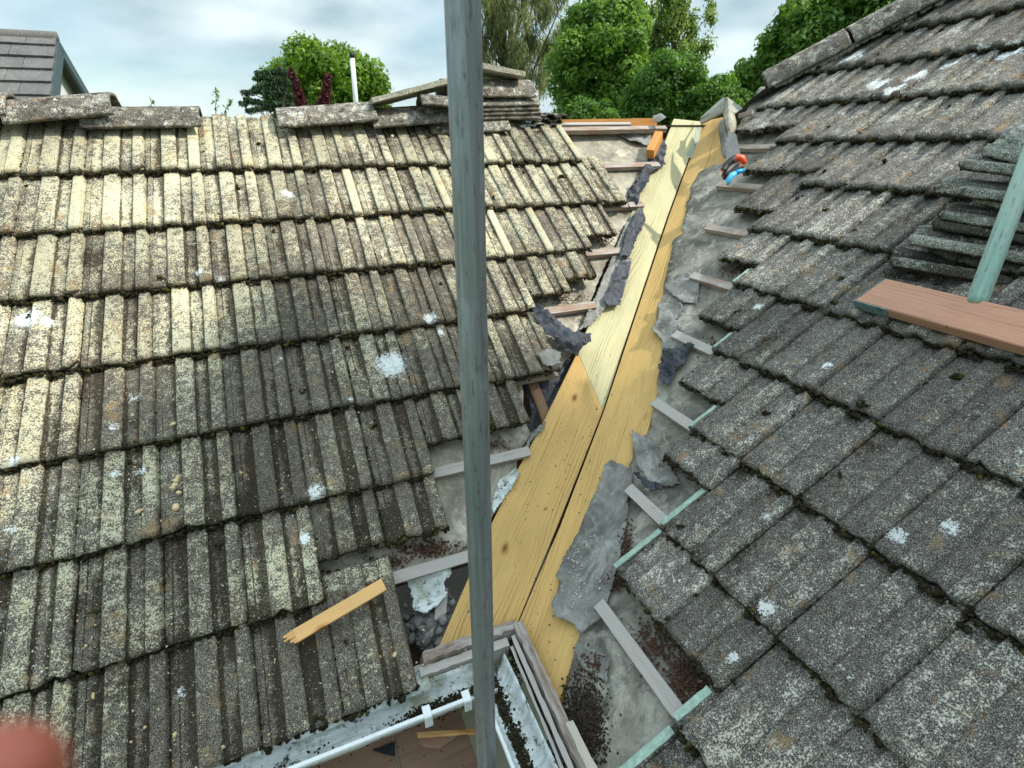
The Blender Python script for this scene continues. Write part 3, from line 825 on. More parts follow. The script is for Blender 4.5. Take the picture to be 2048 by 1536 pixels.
tag(lumps('mortar_crumbs', smear([(1150, 1110), (1158, 1125), (1150, 1150), (1162, 1170), (1155, 1190), (1145, 1205), (1170, 1090), (1185, 1075), (1195, 1160)], 7, 'R', None, n=14), M_MORTAR), kind='stuff')

# ---------------------------------------------------------------- upper end of the valley: standing felt, slab, hand saw
def poly_sheet(name, quad_rows, mat, label, cat, th=.003, group=None):
    """loft through rows of world points"""
    V = [p for row in quad_rows for p in row]; nc = len(quad_rows[0])
    F = [(r_ * nc + c, r_ * nc + c + 1, (r_ + 1) * nc + c + 1, (r_ + 1) * nc + c) for r_ in range(len(quad_rows) - 1) for c in range(nc - 1)]
    o = mk(name, V, F, mat, None, smooth=True)
    sd = o.modifiers.new('sub', 'SUBSURF'); sd.levels = sd.render_levels = 2
    md = o.modifiers.new('thick', 'SOLIDIFY'); md.thickness = th; md.offset = 0
    return tag(o, label, cat, group)


def D(x, y, d): return ray(x, y) * d          # point at camera depth d


poly_sheet('torn_felt', [
    [D(1450, 192, 3.05), D(1457, 194, 2.98), D(1460, 205, 2.98)],
    [D(1449, 212, 3.00), D(1460, 215, 2.90), D(1470, 232, 2.95)],
    [D(1446, 232, 2.96), D(1458, 240, 2.85), D(1474, 250, 2.92)],
    [D(1446, 252, 2.94), D(1456, 262, 2.84), D(1470, 260, 2.90)],
    [D(1452, 268, 2.92), D(1456, 285, 2.86), D(1462, 290, 2.88)]], M_FELT,
    'tall pale felt flap standing upright at the head of the valley', 'roofing felt', group='torn felt along the valley')
poly_sheet('torn_felt', [
    [D(1437, 245, 2.98), D(1441, 243, 2.95), D(1446, 236, 2.92)],
    [D(1437, 262, 2.96), D(1444, 262, 2.90), D(1450, 258, 2.88)],
    [D(1442, 285, 2.92), D(1450, 285, 2.86), D(1456, 282, 2.86)],
    [D(1441, 300, 2.90), D(1448, 302, 2.84), D(1456, 300, 2.84)],
    [D(1446, 315, 2.86), D(1452, 318, 2.80), D(1456, 316, 2.80)]], M_FELTG,
    'dark edged felt fold hanging below the standing flap', 'roofing felt', group='torn felt along the valley')
# loose slab beyond the ridge, seen from below its edge
o = prism('loose_tile', [D(1400, 236, 3.35), D(1447, 193, 3.25), D(1452, 197, 3.05), D(1448, 214, 3.05)], (-.35, -.8, .5), .014, M_STACK, None)
tag(o, 'loose tile tipped up behind the standing felt flap', 'tile')
o = bar('loose_batten', D(1402, 240, 3.2), D(1455, 212, 3.05), (0, 0, 1), .03, .024, M_BATTENW); tag(o, 'short grey batten lying under the tipped tile at the ridge', 'batten')
o = bar('loose_batten', D(1478, 228, 3.0), D(1505, 220, 2.95), (0, 0, 1), .03, .024, M_BATTEN); tag(o, 'short batten end poking from under the top right tile course', 'batten')
o = prism('dark_slate', [D(1458, 196, 3.2), D(1486, 216, 3.1), D(1470, 226, 3.0), D(1456, 214, 3.05)], (-.2, -.5, .8), .01, M_STACK); tag(o, 'dark flat slab behind the felt flap below the hip', 'tile')

# hand saw: blade up the slope, loop handle at its lower end
saw = empty('hand_saw', hR(1462, 335, .0), 'hand saw with a grey blade and a black and orange handle standing in the valley', 'hand saw')
def SW(x, y, dz=0): return D(x, y, 2.585 + dz * .5)
nS = -CF + .2 * CR
prism('blade', [SW(1456, 262), SW(1472, 268), SW(1484, 320), SW(1462, 330), SW(1452, 318)], nS, .0016, M_STEEL, saw, bev=0)
def loop(pts, rad, mat, name):
    return tube(name, [SW(*p) for p in pts], rad, mat, saw, n=10)
loop([(1449, 350), (1448, 340), (1453, 330), (1462, 322), (1472, 316)], .017, M_HANDLE, 'grip')
loop([(1448, 352), (1456, 351), (1466, 345), (1474, 338), (1480, 333)], .019, M_HANDLE, 'handle_base')
loop([(1466, 320), (1476, 315), (1484, 316), (1487, 325), (1483, 334), (1476, 333)], .017, M_REDP, 'handle_cap')
loop([(1446, 352), (1446, 340), (1450, 333)], .009, M_REDP, 'handle_edge')
kn = empty('utility_knife', SW(1466, 352, -.03), 'small bright blue plastic tool lying below the saw handle', 'knife')
tube('handle', [SW(1488, 340, -.02), SW(1478, 343, -.03), SW(1468, 349, -.04)], [.008, .012, .012], M_BLUEP, kn, n=10)
tube('head', [SW(1470, 347, -.04), SW(1463, 352, -.05), SW(1457, 361, -.05), SW(1455, 370, -.05)], [.012, .015, .014, .006], plain('pale_blue_plastic', (.10, .50, .80), .35, 0, .1, 40, .02), kn, n=10)

# ---------------------------------------------------------------- ridge timber (left slope, right end)
YR = 2.955
o = bar('ridge_board', hY(1098, 240, YR + .03), hY(1312, 236, YR + .03), (0, 0, 1), .028, .10, M_ORANGE, None, seg=10, wob=.001); tag(o, 'orange brown ridge board standing proud where the ridge tiles are off', 'ridge board')
o = bar('ridge_batten', hY(1120, 247, YR - .03), hY(1262, 246, YR - .03), (0, -.6, .8), .022, .02, M_BATTENW, None); tag(o, 'pale sawn batten lying on the old ridge batten', 'batten')
o = bar('ridge_batten', hY(1125, 258, YR - .06), hY(1333, 254, YR - .06), (0, -.6, .8), .030, .026, M_BATTEN, None, seg=8, wob=.001); tag(o, 'long weathered batten along the ridge left of the valley planks', 'batten')
o = bar('rafter_end', D(1318, 262, 3.06), D(1300, 300, 3.0), (-.5, -.5, .7), .045, .06, M_ORANGE, None); tag(o, 'short orange rafter end showing in the dark opening left of the greenish plank', 'rafter')
o = prism('torn_felt', [D(1305, 232, 3.15), D(1322, 226, 3.15), D(1333, 234, 3.12), D(1318, 244, 3.10), D(1308, 243, 3.12)], (0, -.6, .8), .002, M_FELTG, None, bev=0); tag(o, 'tiny silvery felt scrap at the end of the ridge board', 'roofing felt', 'torn felt along the valley')
# curled felt edge under the ridge batten
flap([(1230, 264), (1262, 266), (1300, 275), (1300, 290), (1290, 292), (1262, 284), (1240, 272)], 'L', M_FELTG, 'drooping felt edge under the ridge batten beside the dark opening', lift=.008, seed=21, h0=.01)

# ---------------------------------------------------------------- ridge tiles
def ridge_tile(A, B, label, group, name='ridge_tile', rad=.112, th=.016, arc=1.22, up=(0, 0, 1), mat=M_RIDGE, openend=True, seed=0, par=None):
    """half-round tile from A to B (centre points of the crown line)"""
    A = np.array(A, float); B = np.array(B, float); f = fr(B - A, up); L = np.linalg.norm(B - A)
    rs = np.random.default_rng(seed); nu, nv = 34, 44; V = []; att = []
    for s in (0, 1):
        r_ = rad - s * th
        for v in range(nv):
            t = v / (nv - 1)
            for u in range(nu):
                a = -arc + 2 * arc * u / (nu - 1)
                # hog-back section: flatter flanks
                y = r_ * math.sin(a) * (1.08 if abs(a) > .8 else 1.0); z = -r_ * (1 - math.cos(a)) - s * th
                V.append(A + f[0] * (L * t) + f[1] * y + f[2] * z)
    V = np.array(V); nn = nu * nv
    nz = (fbm(V, 40, 2) - .5) * .003
    V[:, 2] += nz; ends = (fbm(V, 22, 3) - .5) * .010
    idx = np.arange(nn).reshape(nv, nu); tcol = np.repeat(np.arange(nv), nu); tcol = np.r_[tcol, tcol]
    e_ = ((tcol == 0) | (tcol == nv - 1)); V[e_] += np.outer(ends[e_], f[0])
    Q = np.stack([idx[:-1, :-1], idx[:-1, 1:], idx[1:, 1:], idx[1:, :-1]], -1).reshape(-1, 4)
    Fq = list(map(tuple, Q)) + [tuple(q_[::-1] + nn) for q_ in Q]
    for v in range(nv - 1):
        Fq += [(v * nu, (v + 1) * nu, nn + (v + 1) * nu, nn + v * nu), ((v + 1) * nu + nu - 1, v * nu + nu - 1, nn + v * nu + nu - 1, nn + (v + 1) * nu + nu - 1)]
    for u in range(nu - 1):
        Fq += [(u + 1, u, nn + u, nn + u + 1), ((nv - 1) * nu + u, (nv - 1) * nu + u + 1, nn + (nv - 1) * nu + u + 1, nn + (nv - 1) * nu + u)]
    crm = .42 + (fbm(V, 30, 3) - .5) * 1.3; dr = .22 + (fbm(V + 5, 26, 3) - .5) * 1.5
    wh = np.clip((fbm(V + 9, 42, 2) - .60) * 4, 0, 1)
    c = np.c_[np.clip(crm, 0, 1), np.clip(dr, 0, 1), wh, np.full(len(V), rs.random() * .6 + .1)]
    o = mk(name, V, np.array(Fq), mat, par, att=c, smooth=False, frame=None)
    if par is None: tag(o, label, 'ridge tile', group)
    return o


def RT(x0, y0, x1, y1, Y, label, g='loose ridge tiles along the left ridge', **k):
    return ridge_tile(hY(x0, y0, Y), hY(x1, y1, Y), label, g, **k)


YT = 2.95
RT(-190, 196, 18, 184, YT, 'ridge tile cut by the left edge of the photo', seed=1, rad=.125)
RT(10, 200, 222, 183, YT, 'tilted dark ridge tile whose right end rides up over its neighbour', seed=2, rad=.135)
RT(165, 214, 398, 212, YT, 'dark ridge tile with a white lichen spot left of the bare gap in the ridge', seed=3, rad=.125)
RT(549, 216, 741, 203, YT, 'tilted grey ridge tile right of the bare gap in the ridge', seed=4, rad=.130)
RT(732, 218, 905, 206, YT, 'grey ridge tile with a round white spot just left of the pole', seed=5, rad=.130)
RT(850, 238, 1006, 232, YT, 'ridge tile lying lowest behind the pole with its right end showing', seed=6, rad=.11)
WP = np.vstack([WP, hY(270, 245, 2.86)]); WR = np.r_[WR, .03]

# stack of spare ridge tiles on the ridge behind the pole
G = 'ridge tiles stacked behind the pole'
YS = 2.98
for n_, (x0, y0, x1, y1) in enumerate([(872, 218, 1066, 216), (880, 210, 1068, 207), (876, 202, 1062, 199), (872, 192, 1064, 190)]):
    ridge_tile(hY(x0, y0, YS), hY(x1, y1, YS), ['lowest', 'second', 'third', 'fourth'][n_] + ' ridge tile of the nested stack behind the pole', G, seed=20 + n_, rad=.115, arc=1.0)
ridge_tile(hY(880, 157, YS + .02), hY(1055, 160, YS + .02), 'upper ridge tile of the stack showing its arched open end left of the pole', G, seed=31, rad=.115, arc=1.35)
ridge_tile(hY(838, 187, 2.86), hY(930, 196, 2.86), 'broken ridge tile tilted open end first, left of the stack', G, seed=32, rad=.075, arc=1.2)
o = bar('loose_tile', hY(925, 128, YS), hY(1036, 150, YS), (.0, .06, 1), .20, .024, M_SLAB, None, seg=10, wob=.0012); tag(o, 'flat tile lying on top of the ridge tile stack', 'tile', 'spare tiles on the left ridge')
o = bar('loose_tile', hY(738, 203, 2.93), hY(896, 162, 2.93), (-.2, .10, 1), .20, .022, M_SLAB, None, seg=10, wob=.0012); tag(o, 'long flat tile leaning from the ridge up to the stack left of the pole', 'tile', 'spare tiles on the left ridge')


def loose_tile(P0, xdir, ndir, label, cat='tile', group=None, mat=M_STACK, seed=0, wid=1.0, length=1.25, crm=.3, dirt=.2, name='loose_tile', ragend=0.):
    """a spare tile; P0 = its tail-left corner, xdir = along the width, ndir = normal"""
    f = fr(xdir, ndir)
    def cf(P, jj, vi, uu, tt, rs):
        lipm = (uu < .012).astype(float)
        return np.c_[np.clip(crm + lipm * .75 + (fbm(P, 9, 3) - .5) * .7, 0, 1), np.clip((dirt + .25 + (fbm(P, 12, 3) - .5) * 1.1) * (1 - lipm), 0, 1), np.zeros(len(P)), np.full(len(P), rs.random() * .6 + .2)]
    fn = lambda j, i, h=0: P0
    cl = None
    if ragend:
        cl = lambda jj, vi: vi > -length * ragend + .12 * np.sin(jj * 19 + seed) + .05 * np.sin(jj * 53)
    t = make_tile(fn, f[0], -f[1], f[2], 0, 0, wid, False, lip=True, cr_fn=cf, seedoff=seed, length=length, clip=cl, thick=.011)
    o = mk(name, t[0], t[1], mat, None, att=t[2]); return tag(o, label, cat, group)


# spare tiles lying on the ridge right of the stack
for n_, (x, y, w_) in enumerate([(1050, 246, 1.), (1062, 236, 1.), (1072, 226, 1.)]):
    loose_tile(hY(x, y, 2.90 + .0 * n_), (1, .05, -.03), (0, -.12, 1), ['bottom', 'middle', 'top'][n_] + ' tile of the small pile right of the ridge tile stack', group='spare tiles on the left ridge', seed=60 + n_, length=1.0, crm=.5)

# hip on the right slope
hipd = Rp(HK(-1), -1, .02) - Rp(HK(2), 2, .02); hipd /= np.linalg.norm(hipd)
H0 = hit(1503, 152, Rp(HK(1.35), 1.35, .03), NR); HB = Rp(HK(1.25), 1.25, .075)
for n_ in range(6):
    a = HB + hipd * (n_ * .43 - .02); b = a + hipd * .415
    ridge_tile(a, b, ['lowest hip tile with its broken end over the valley head', 'second hip tile up, with white lichen on its upper end', 'third hip tile up the slope', 'fourth hip tile up the slope', 'fifth hip tile near the top edge', 'topmost hip tile at the photo edge'][n_],
               'mortared hip tiles', name='hip_tile', up=(-.35, .35, .9), seed=80 + n_, rad=.135, arc=1.35)
# mortar bedding under the hip tiles
it = []
for s in np.arange(0, 2.5, .012):
    for sd in (1,):
        P = HB + hipd * s + AY * (.115 + random.gauss(0, .01)) * 1.0 - NR * (.065) - UR * .06
        it.append((P, random.uniform(.010, .022), NR, .7))
lumps('mortar', it, M_MORTAR, roofR)
# other faces of the roofs, out of sight but there
def quadf(name, pts, mat, parent): return mk(name, pts, [tuple(range(len(pts)))], mat, parent)
rx = Rp(9, -6, -.03); ridgeTop = HB + hipd * 4.2 - np.array([0, 0, .09])
quadf('rear_slope', [HB - np.array([0, 0, .10]), ridgeTop, ridgeTop + np.array([.0, 3.0, -2.0]), HB + np.array([-.2, 1.5, -1.1])], M_SLATE, roofR)
quadf('rear_slope', [Lp(-4, -.2, -.06), Lp(26.5, -.2, -.06), Lp(26.5, -.2, -.06) + np.array([0, 2.4, -1.9]), Lp(-4, -.2, -.06) + np.array([0, 2.4, -1.9])], M_SLATE, roofL)

# ---------------------------------------------------------------- walls, fascias and gutters
bm_ = M_BRICK
def box(name, lo, hi, mat, parent=None, bev=.002):
    lo = np.array(lo, float); hi = np.array(hi, float)
    c = np.array([[(lo, hi)[i][0], (lo, hi)[j][1], (lo, hi)[k][2]] for k in (0, 1) for j in (0, 1) for i in (0, 1)])
    F = [(0, 2, 3, 1), (4, 5, 7, 6), (0, 1, 5, 4), (2, 6, 7, 3), (0, 4, 6, 2), (1, 3, 7, 5)]
    o = mk(name, c, F, mat, parent)
    if bev: bevel(o, bev)
    return o


box('wall', (-1.6, 1.30, GZ), (.80, 1.55, -1.50), bm_, roofL)
box('wall', (.80, -.9, GZ), (1.05, 1.30, -1.50), bm_, roofR)
box('ceiling', (-1.6, 1.15, -1.56), (.79, 5.5, -1.52), M_RAFTER, roofL)
box('ceiling', (.80, -.9, -1.56), (4.4, 5.5, -1.52), M_RAFTER, roofR)
# timber fascias at the eaves, rotten at the corner
o = bar('fascia_board', (-1.6, 1.085, -1.372), (.16, 1.085, -1.372), (0, 0, 1), .022, .15, M_BATTENW, roofL)
o = bar('rotten_timber', (.165, 1.088, -1.338), (.455, 1.088, -1.338), (0, -.15, 1), .030, .05, M_ROT, None, seg=22, wob=.0035, rough=.006); tag(o, 'rotten brown fascia top along the foot of the wide yellow plank', 'timber')
o = bar('rotten_timber', (.15, 1.062, -1.362), (.42, 1.058, -1.362), (0, -.25, 1), .026, .10, M_BATTENW, None, seg=18, wob=.002); tag(o, 'pale grey weathered strip just below the rotten fascia top', 'timber')
o = bar('rotten_timber', (.463, 1.085, -1.330), (.443, .55, -1.345), (0, 0, 1), .026, .13, M_ROT, None, seg=26, wob=.003); tag(o, 'rotten brown fascia running from the inner corner towards the viewer', 'timber')
o = bar('rotten_timber', (.438, 1.065, -1.352), (.414, .50, -1.362), (-.2, 0, 1), .012, .12, M_BATTENW, None, seg=22, wob=.0016); tag(o, 'thin pale timber strip on the gutter side of the rotten fascia', 'timber')
o = bar('rotten_timber', (.425, 1.045, -1.372), (.398, .50, -1.385), (-.3, 0, 1), .008, .10, M_BATTENW, None, seg=22, wob=.0012); tag(o, 'thin grey metal-like strip lining the right gutter', 'timber')
o = bar('rotten_timber', (.456, .745, -1.318), (.452, .56, -1.322), (0, 0, 1), .022, .03, wood_material('pale_split', (.62, .52, .38), (.40, .30, .2), 50, knots=False, wear=.3, dirt=.8), None, seg=8, wob=.002); tag(o, 'short pale split stick at the lower end of the rotten fascia', 'timber')


def gutter(name, path_fn, s0, s1, prof, mat, label, n=60, amp=.002, seed=0):
    """profile = list of (across, z); path_fn(s, across) -> xy"""
    V, F = [], []; m = len(prof); rs = np.random.default_rng(seed)
    for i in range(n + 1):
        s = s0 + (s1 - s0) * i / n
        for a, z in prof:
            x, y = path_fn(s, a); V.append((x, y, z))
    V = np.array(V); V += (np.c_[fbm(V, 30, 3), fbm(V + 9, 30, 3), fbm(V + 4, 30, 3)] - .5) * amp * 2
    for i in range(n):
        for c in range(m - 1): F.append((i * m + c, i * m + c + 1, (i + 1) * m + c + 1, (i + 1) * m + c))
    o = mk(name, V, np.array(F), mat, None, smooth=True)
    md = o.modifiers.new('thick', 'SOLIDIFY'); md.thickness = .003; md.offset = 0
    return o


profG = [(0, -1.385), (.004, -1.400), (.010, -1.425), (.022, -1.443), (.045, -1.452), (.065, -1.448), (.082, -1.436), (.090, -1.418), (.095, -1.400)]
gl = gutter('gutter', lambda s, a: (s, 1.050 - a), -1.6, .345, profG, M_GUT, ''); tag(gl, 'white weathered gutter full of dirt below the left eaves', 'gutter')
gr_ = gutter('gutter', lambda s, a: (.400 - a, s), 1.045, .2, profG, M_GUT, ''); tag(gr_, 'white dirty gutter running from the inner corner under the right eaves', 'gutter')
# a pale mortar lip between the last tiles and the gutter (cement fillet squeezed out)
V = []; nf = 90
for i in range(nf + 1):
    x = -1.5 + (1.5 + .17) * i / nf; w_ = .012 + .010 * fbm(np.array([[x * 9, 0, 0]]), 1.5, 3)[0]
    V += [(x, 1.092, -1.372), (x, 1.055, -1.374), (x, 1.043 - w_, -1.386 - .004 * random.random()), (x, 1.040 - w_, -1.398)]
F = np.array([(i * 4 + c, (i + 1) * 4 + c, (i + 1) * 4 + c + 1, i * 4 + c + 1) for i in range(nf) for c in range(3)])
mk('cement_fillet', V, F, M_GUT, roofL)
# rims with clips
rim = bar('gutter_rim', (-1.6, .957, -1.394), (.262, .957, -1.394), (0, 0, 1), .012, .012, M_WHITE, gl, bev=.002)
for (x, y) in ((858, 1438), (937, 1405)):
    P = hZ(x, y, -1.395); P[1] = .960
    c = bar('bracket_clip', P + np.array([-.011, .004, .004]), P + np.array([.011, .004, .004]), (0, 0, 1), .034, .006, M_WHITE, gl, bev=.0015)
    bar('bracket_clip', P + np.array([-.011, -.012, .002]), P + np.array([.011, -.012, .002]), (0, 0, 1), .005, .040, M_WHITE, gl, bev=.0015)
bar('gutter_rim', (.303, .905, -1.398), (.303, .30, -1.398), (0, 0, 1), .010, .012, M_WHITE, gr_, bev=.002)
# dirt in the gutters
it = []
for _ in range(1500):
    s = random.uniform(.10, .34); s = s if random.random() < .7 else random.gauss(.16, .05); a = random.gauss(.040, .016)
    it.append(((s, 1.05 - a, -1.451 + random.uniform(0, .008)), random.uniform(.001, .0042), np.array([0, 0, 1.]), .7))
for _ in range(260):
    s = random.uniform(-.7, .1); a = random.gauss(.04, .022)
    it.append(((s, 1.05 - a, -1.448 + .002), random.uniform(.0012, .004), np.array([0, 0, 1.]), .6))
for _ in range(2600):
    s = random.choice([random.gauss(.80, .07), random.gauss(.98, .04), random.uniform(.5, 1.0)]); a = random.gauss(.058, .014)
    it.append(((.40 - a, s, -1.452 + random.uniform(0, .010)), random.uniform(.001, .0045), np.array([0, 0, 1.]), .7))
for _ in range(500):
    P = hZ(random.gauss(1040, 14), random.gauss(1320, 20), -1.42)
    it.append((P, random.uniform(.0015, .004), np.array([0, 0, 1.]), .7))
tag(lumps('gutter_dirt', it, M_MOSS), kind='stuff')
# rubble under the cut plank and debris at the right gutter end
it, it2 = [], []
for _ in range(420):
    P = hL(random.gauss(872, 26), random.gauss(1250, 22), -.115 + random.uniform(-.03, .0))
    it.append((P, random.uniform(.004, .016), NL, .75))
for x, y, r_ in ((855, 1275, .020), (878, 1262, .013), (842, 1256, .010), (886, 1240, .012), (905, 1205, .010)):
    it.append((hL(x, y, -.095), r_, NL, .75))
tag(lumps('rubble', it, M_RUBBLE, None, big=True), kind='stuff')
for _ in range(5200):
    P = hR(random.gauss(1168, 20), random.gauss(1450, 44), -.082 + random.uniform(-.004, .010)); it2.append((P, random.uniform(.0010, .0042), NR, .7))
tag(lumps('soil_debris', it2, plain('soil', (.04, .030, .022), 1., 0, .6, 90, .5, .05)), kind='stuff')
# whitened mortar torching hanging off the batten at the open eaves
flap([(812, 1150), (870, 1138), (900, 1122), (902, 1150), (885, 1165), (892, 1190), (870, 1215), (848, 1228), (828, 1222), (822, 1190), (815, 1165)], 'L', M_GUT, 'whitened ragged felt hanging from the lowest batten above the rubble', lift=.022, seed=33, h0=-.012, th=.004)
o = bar('broken_batten', hL(885, 1180, -.085), hL(880, 1240, -.10), NL, .035, .022, M_BATTENW, None, rough=.006, seg=3); tag(o, 'short broken grey timber end among the rubble left of the wide plank', 'timber')

# brown crumbs on the felt above the battens, chips on the tiles
it = []
def crumbs(f, cx, cy, sx, sy, n, h, nn, r0=.0012, r1=.004):
    for _ in range(n): it.append((f(random.gauss(cx, sx), random.gauss(cy, sy), h + random.uniform(0, .006)), random.uniform(r0, r1), nn, .7))
for a in [(1208, 482, 12, 5, 90), (1130, 598, 26, 5, 120), (985, 890, 18, 6, 110), (860, 1098, 34, 9, 420), (780, 1122, 22, 6, 120), (660, 1150, 10, 6, 60)]: crumbs(hL, *a, FELT + .006, NL)
for a in [(1475, 542, 18, 6, 160), (1250, 1085, 8, 26, 220), (1232, 1160, 12, 10, 260), (1345, 1235, 16, 14, 420), (1310, 1290, 26, 26, 360), (1370, 1360, 22, 26, 520), (1340, 930, 12, 12, 90), (1245, 1130, 6, 12, 120), (1420, 690, 14, 10, 60), (1180, 1330, 12, 16, 140)]: crumbs(hR, *a, FELT + .008, NR)
tag(lumps('brown_crumbs', it, M_CRUMB), kind='stuff')
it = []
for _ in range(420):
    j, i = random.uniform(-1, 6), random.uniform(3.5, 8); u = j % 1
    if .32 < u < .58 or u > .79: continue
    it.append((Lp(j, i, .0 - .031 * (math.ceil(i) - i) + .000), random.uniform(.0012, .0036), NL, .5))
for x, y in ((352, 962), (345, 975), (358, 985), (275, 1025), (282, 1020), (350, 1015), (590, 1150), (790, 1310), (630, 1098), (355, 955), (350, 970), (186, 1392), (350, 1470), (445, 1495), (265, 830), (345, 848), (785, 272)):
    it.append((hL(x, y, .002), random.uniform(.006, .010), NL, .35))
tag(lumps('wood_chips', it, M_CHIP), kind='stuff')
# fallen needles and crumbs on the long plank
it = []
for _ in range(240):
    x = random.uniform(0, 1); t = random.uniform(0, 1)
    P = vP + vD * random.uniform(-.4, 1.5) + AY * 0
    q_ = P + (NR * .0)
    s = random.uniform(-.2, .2)
    w = np.cross(NR, vD) if s > 0 else np.cross(NL, vD)
    w = w / np.linalg.norm(w); w = w * (1 if w @ (AX if s > 0 else -AX) > 0 else -1)
    it.append((q_ + w * abs(s) + (NR if s > 0 else NL) * .006, random.uniform(.0008, .0028), NR, .5))
tag(lumps('dark_crumbs', it, M_MOSS), kind='stuff')

# ---------------------------------------------------------------- loose offcut, extra loose things on the left slope
A, B = hL(590, 1272, .030), hL(768, 1168, .042)
d = (B - A) / np.linalg.norm(B - A)
off = empty('timber_offcut', (A + B) / 2, 'bright orange yellow batten offcut with a splintered end lying across the lower tiles', 'offcut')
bar('offcut_body', A, B, NL, .036, .022, M_OFFCUT, off, bev=.001)
f = fr(d, NL)
for s in range(9):
    w_ = -.016 + s * .004; L_ = random.uniform(.008, .026) * (1.3 if s > 4 else .8)
    bar('splinter', A + f[1] * w_ + d * .004 - NL * .004, A + f[1] * (w_ + random.uniform(-.003, .003)) - d * L_ - NL * .008, NL, .0042, .012, M_OFFCUT, off, bev=0)
loose = hL(575, 1290)

# ---------------------------------------------------------------- scaffold: boards below, upright pole, green tube, board with stacked tiles
for n_, (x0, x1) in enumerate(((.062, .292), (-.175, .055), (-.41, -.18))):
    o = box('scaffold_board', (x0, .2, -1.84), (x1, 1.26, -1.802), M_DECK); tag(o, ['brown scaffold board directly left of the pole foot, below the gutter', 'brown scaffold board below the gutter, second left of the pole', 'brown scaffold board below the gutter, farthest left of the pole'][n_], 'scaffold board', 'scaffold boards below the gutter')
o = prism('split_wood', [hZ(832, 1462, -1.70), (hZ(905, 1458, -1.70)), hZ(912, 1472, -1.70), hZ(880, 1494, -1.70), hZ(845, 1490, -1.70)], (0, -.2, 1), .014, M_DECK, None); tag(o, 'broken brown wood chunk lying on the boards below the gutter', 'timber')
o = bar('split_wood', hZ(835, 1468, -1.68), hZ(950, 1460, -1.68), (0, 0, 1), .012, .012, M_OFFCUT, None, seg=5, wob=.002); tag(o, 'thin fresh splinter of wood beside the broken chunk and the pole', 'timber')
o = prism('torn_felt', [hZ(745, 1500, -1.795), hZ(790, 1482, -1.795), hZ(790, 1512, -1.795), hZ(770, 1508, -1.795)], (0, 0, 1), .003, M_BLACK, None, bev=0); tag(o, 'black triangular scrap lying on the boards below the gutter', 'roofing felt')

pole = tube('scaffold_pole', [(.2485, .7925, -3.85), (.2500, .7915, -1.37), (.2645, .7865, .17), (.2720, .7840, 1.2)], .0242, M_GALV, None, n=40); tag(pole, 'tall upright grey galvanised scaffold pole in front of the roofs', 'scaffold pole')

# green tube leaning on the red board
gb = D(1951, 611, 1.435); gt = D(2030, 400, 1.44); gd = (gt - gb) / np.linalg.norm(gt - gb)
o = tube('scaffold_tube', [gb, gb + gd * .022, gb + gd * .024, gb + gd * 1.3], .0242, M_GREEN, None, n=36); tag(o, 'pale green painted scaffold tube standing on the reddish board at the right', 'scaffold pole')

# the reddish scaffold board lying across the slope
hb = .040
c0, c1 = hR(1708, 600, hb), hR(1771, 556, hb)
nb = NR; ex = hR(2150, 722, hb) - c0; ex /= np.linalg.norm(ex); wv = c1 - c0; wv = wv - (wv @ ex) * ex * .0
sb = empty('scaffold_board', c0, 'reddish scaffold board lying across the right slope under the green tube', 'scaffold board')
prism('board', [c0, c0 + ex * 1.3, c1 + ex * 1.3, c1], nb, .034, M_RED, sb, x=ex, bev=.003)
pe = np.cross(nb, ex); pe = pe if pe @ (c1 - c0) < 0 else -pe
prism('end_band', [c0 + pe * .0025 - ex * .001, c0 + pe * .0025 + ex * .105, c0 + ex * .105 - pe * .0, c0 - ex * .001], nb, .034, M_IRON, sb, x=ex, bev=0)
prism('end_band', [c0 - ex * .0025 + pe * .0025, c0 - ex * .0005 + pe * .0025, c1 - ex * .0005, c1 - ex * .0025], nb, .034, M_IRON, sb, x=ex, bev=0)

# tiles stacked on it: tail edges and side ribs towards the viewer
G = 'tiles stacked on the reddish board'
def stk(x, y, d, label, ang=.10, tilt=.0, seed=0, n=(-.12, -.05, 1), crm=.25, dirt=.25, wid=1., length=1.25, x2=None, y2=None, rag=0., mat=M_STACK, depth_dir=None):
    """(x,y): pixel of the lower-left visible corner; the long side of the tile runs right"""
    P = D(x, y, d); Q = D(x2, y2, d - .16)
    ld = (Q - P) / np.linalg.norm(Q - P)
    nrm = np.array(n, float); nrm /= np.linalg.norm(nrm)
    # the tile's length (tail to head) runs along ld; its width runs away from the viewer
    wdir = np.cross(nrm, ld); wdir = wdir if wdir @ CF > 0 else -wdir
    f1 = -ld      # local +y = head direction handled by make_tile through b = -f[1]
    # make_tile: x = width dir, head lies towards f[1]
    fx = np.cross(ld, nrm); fx = fx / np.linalg.norm(fx)
    flip = 1 if fx @ CF > 0 else -1
    P0 = P if flip > 0 else P - 0 * fx
    # keep a right-handed frame: x=fx, y=ld ; if fx points to the viewer start from the far side
    if flip < 0: P0 = P - fx * W_ * 1.0
    return loose_tile(P0, fx, np.cross(fx, np.cross(nrm, fx)) if True else nrm, label, 'tile', G, mat, seed, wid, length, crm, dirt, ragend=rag)


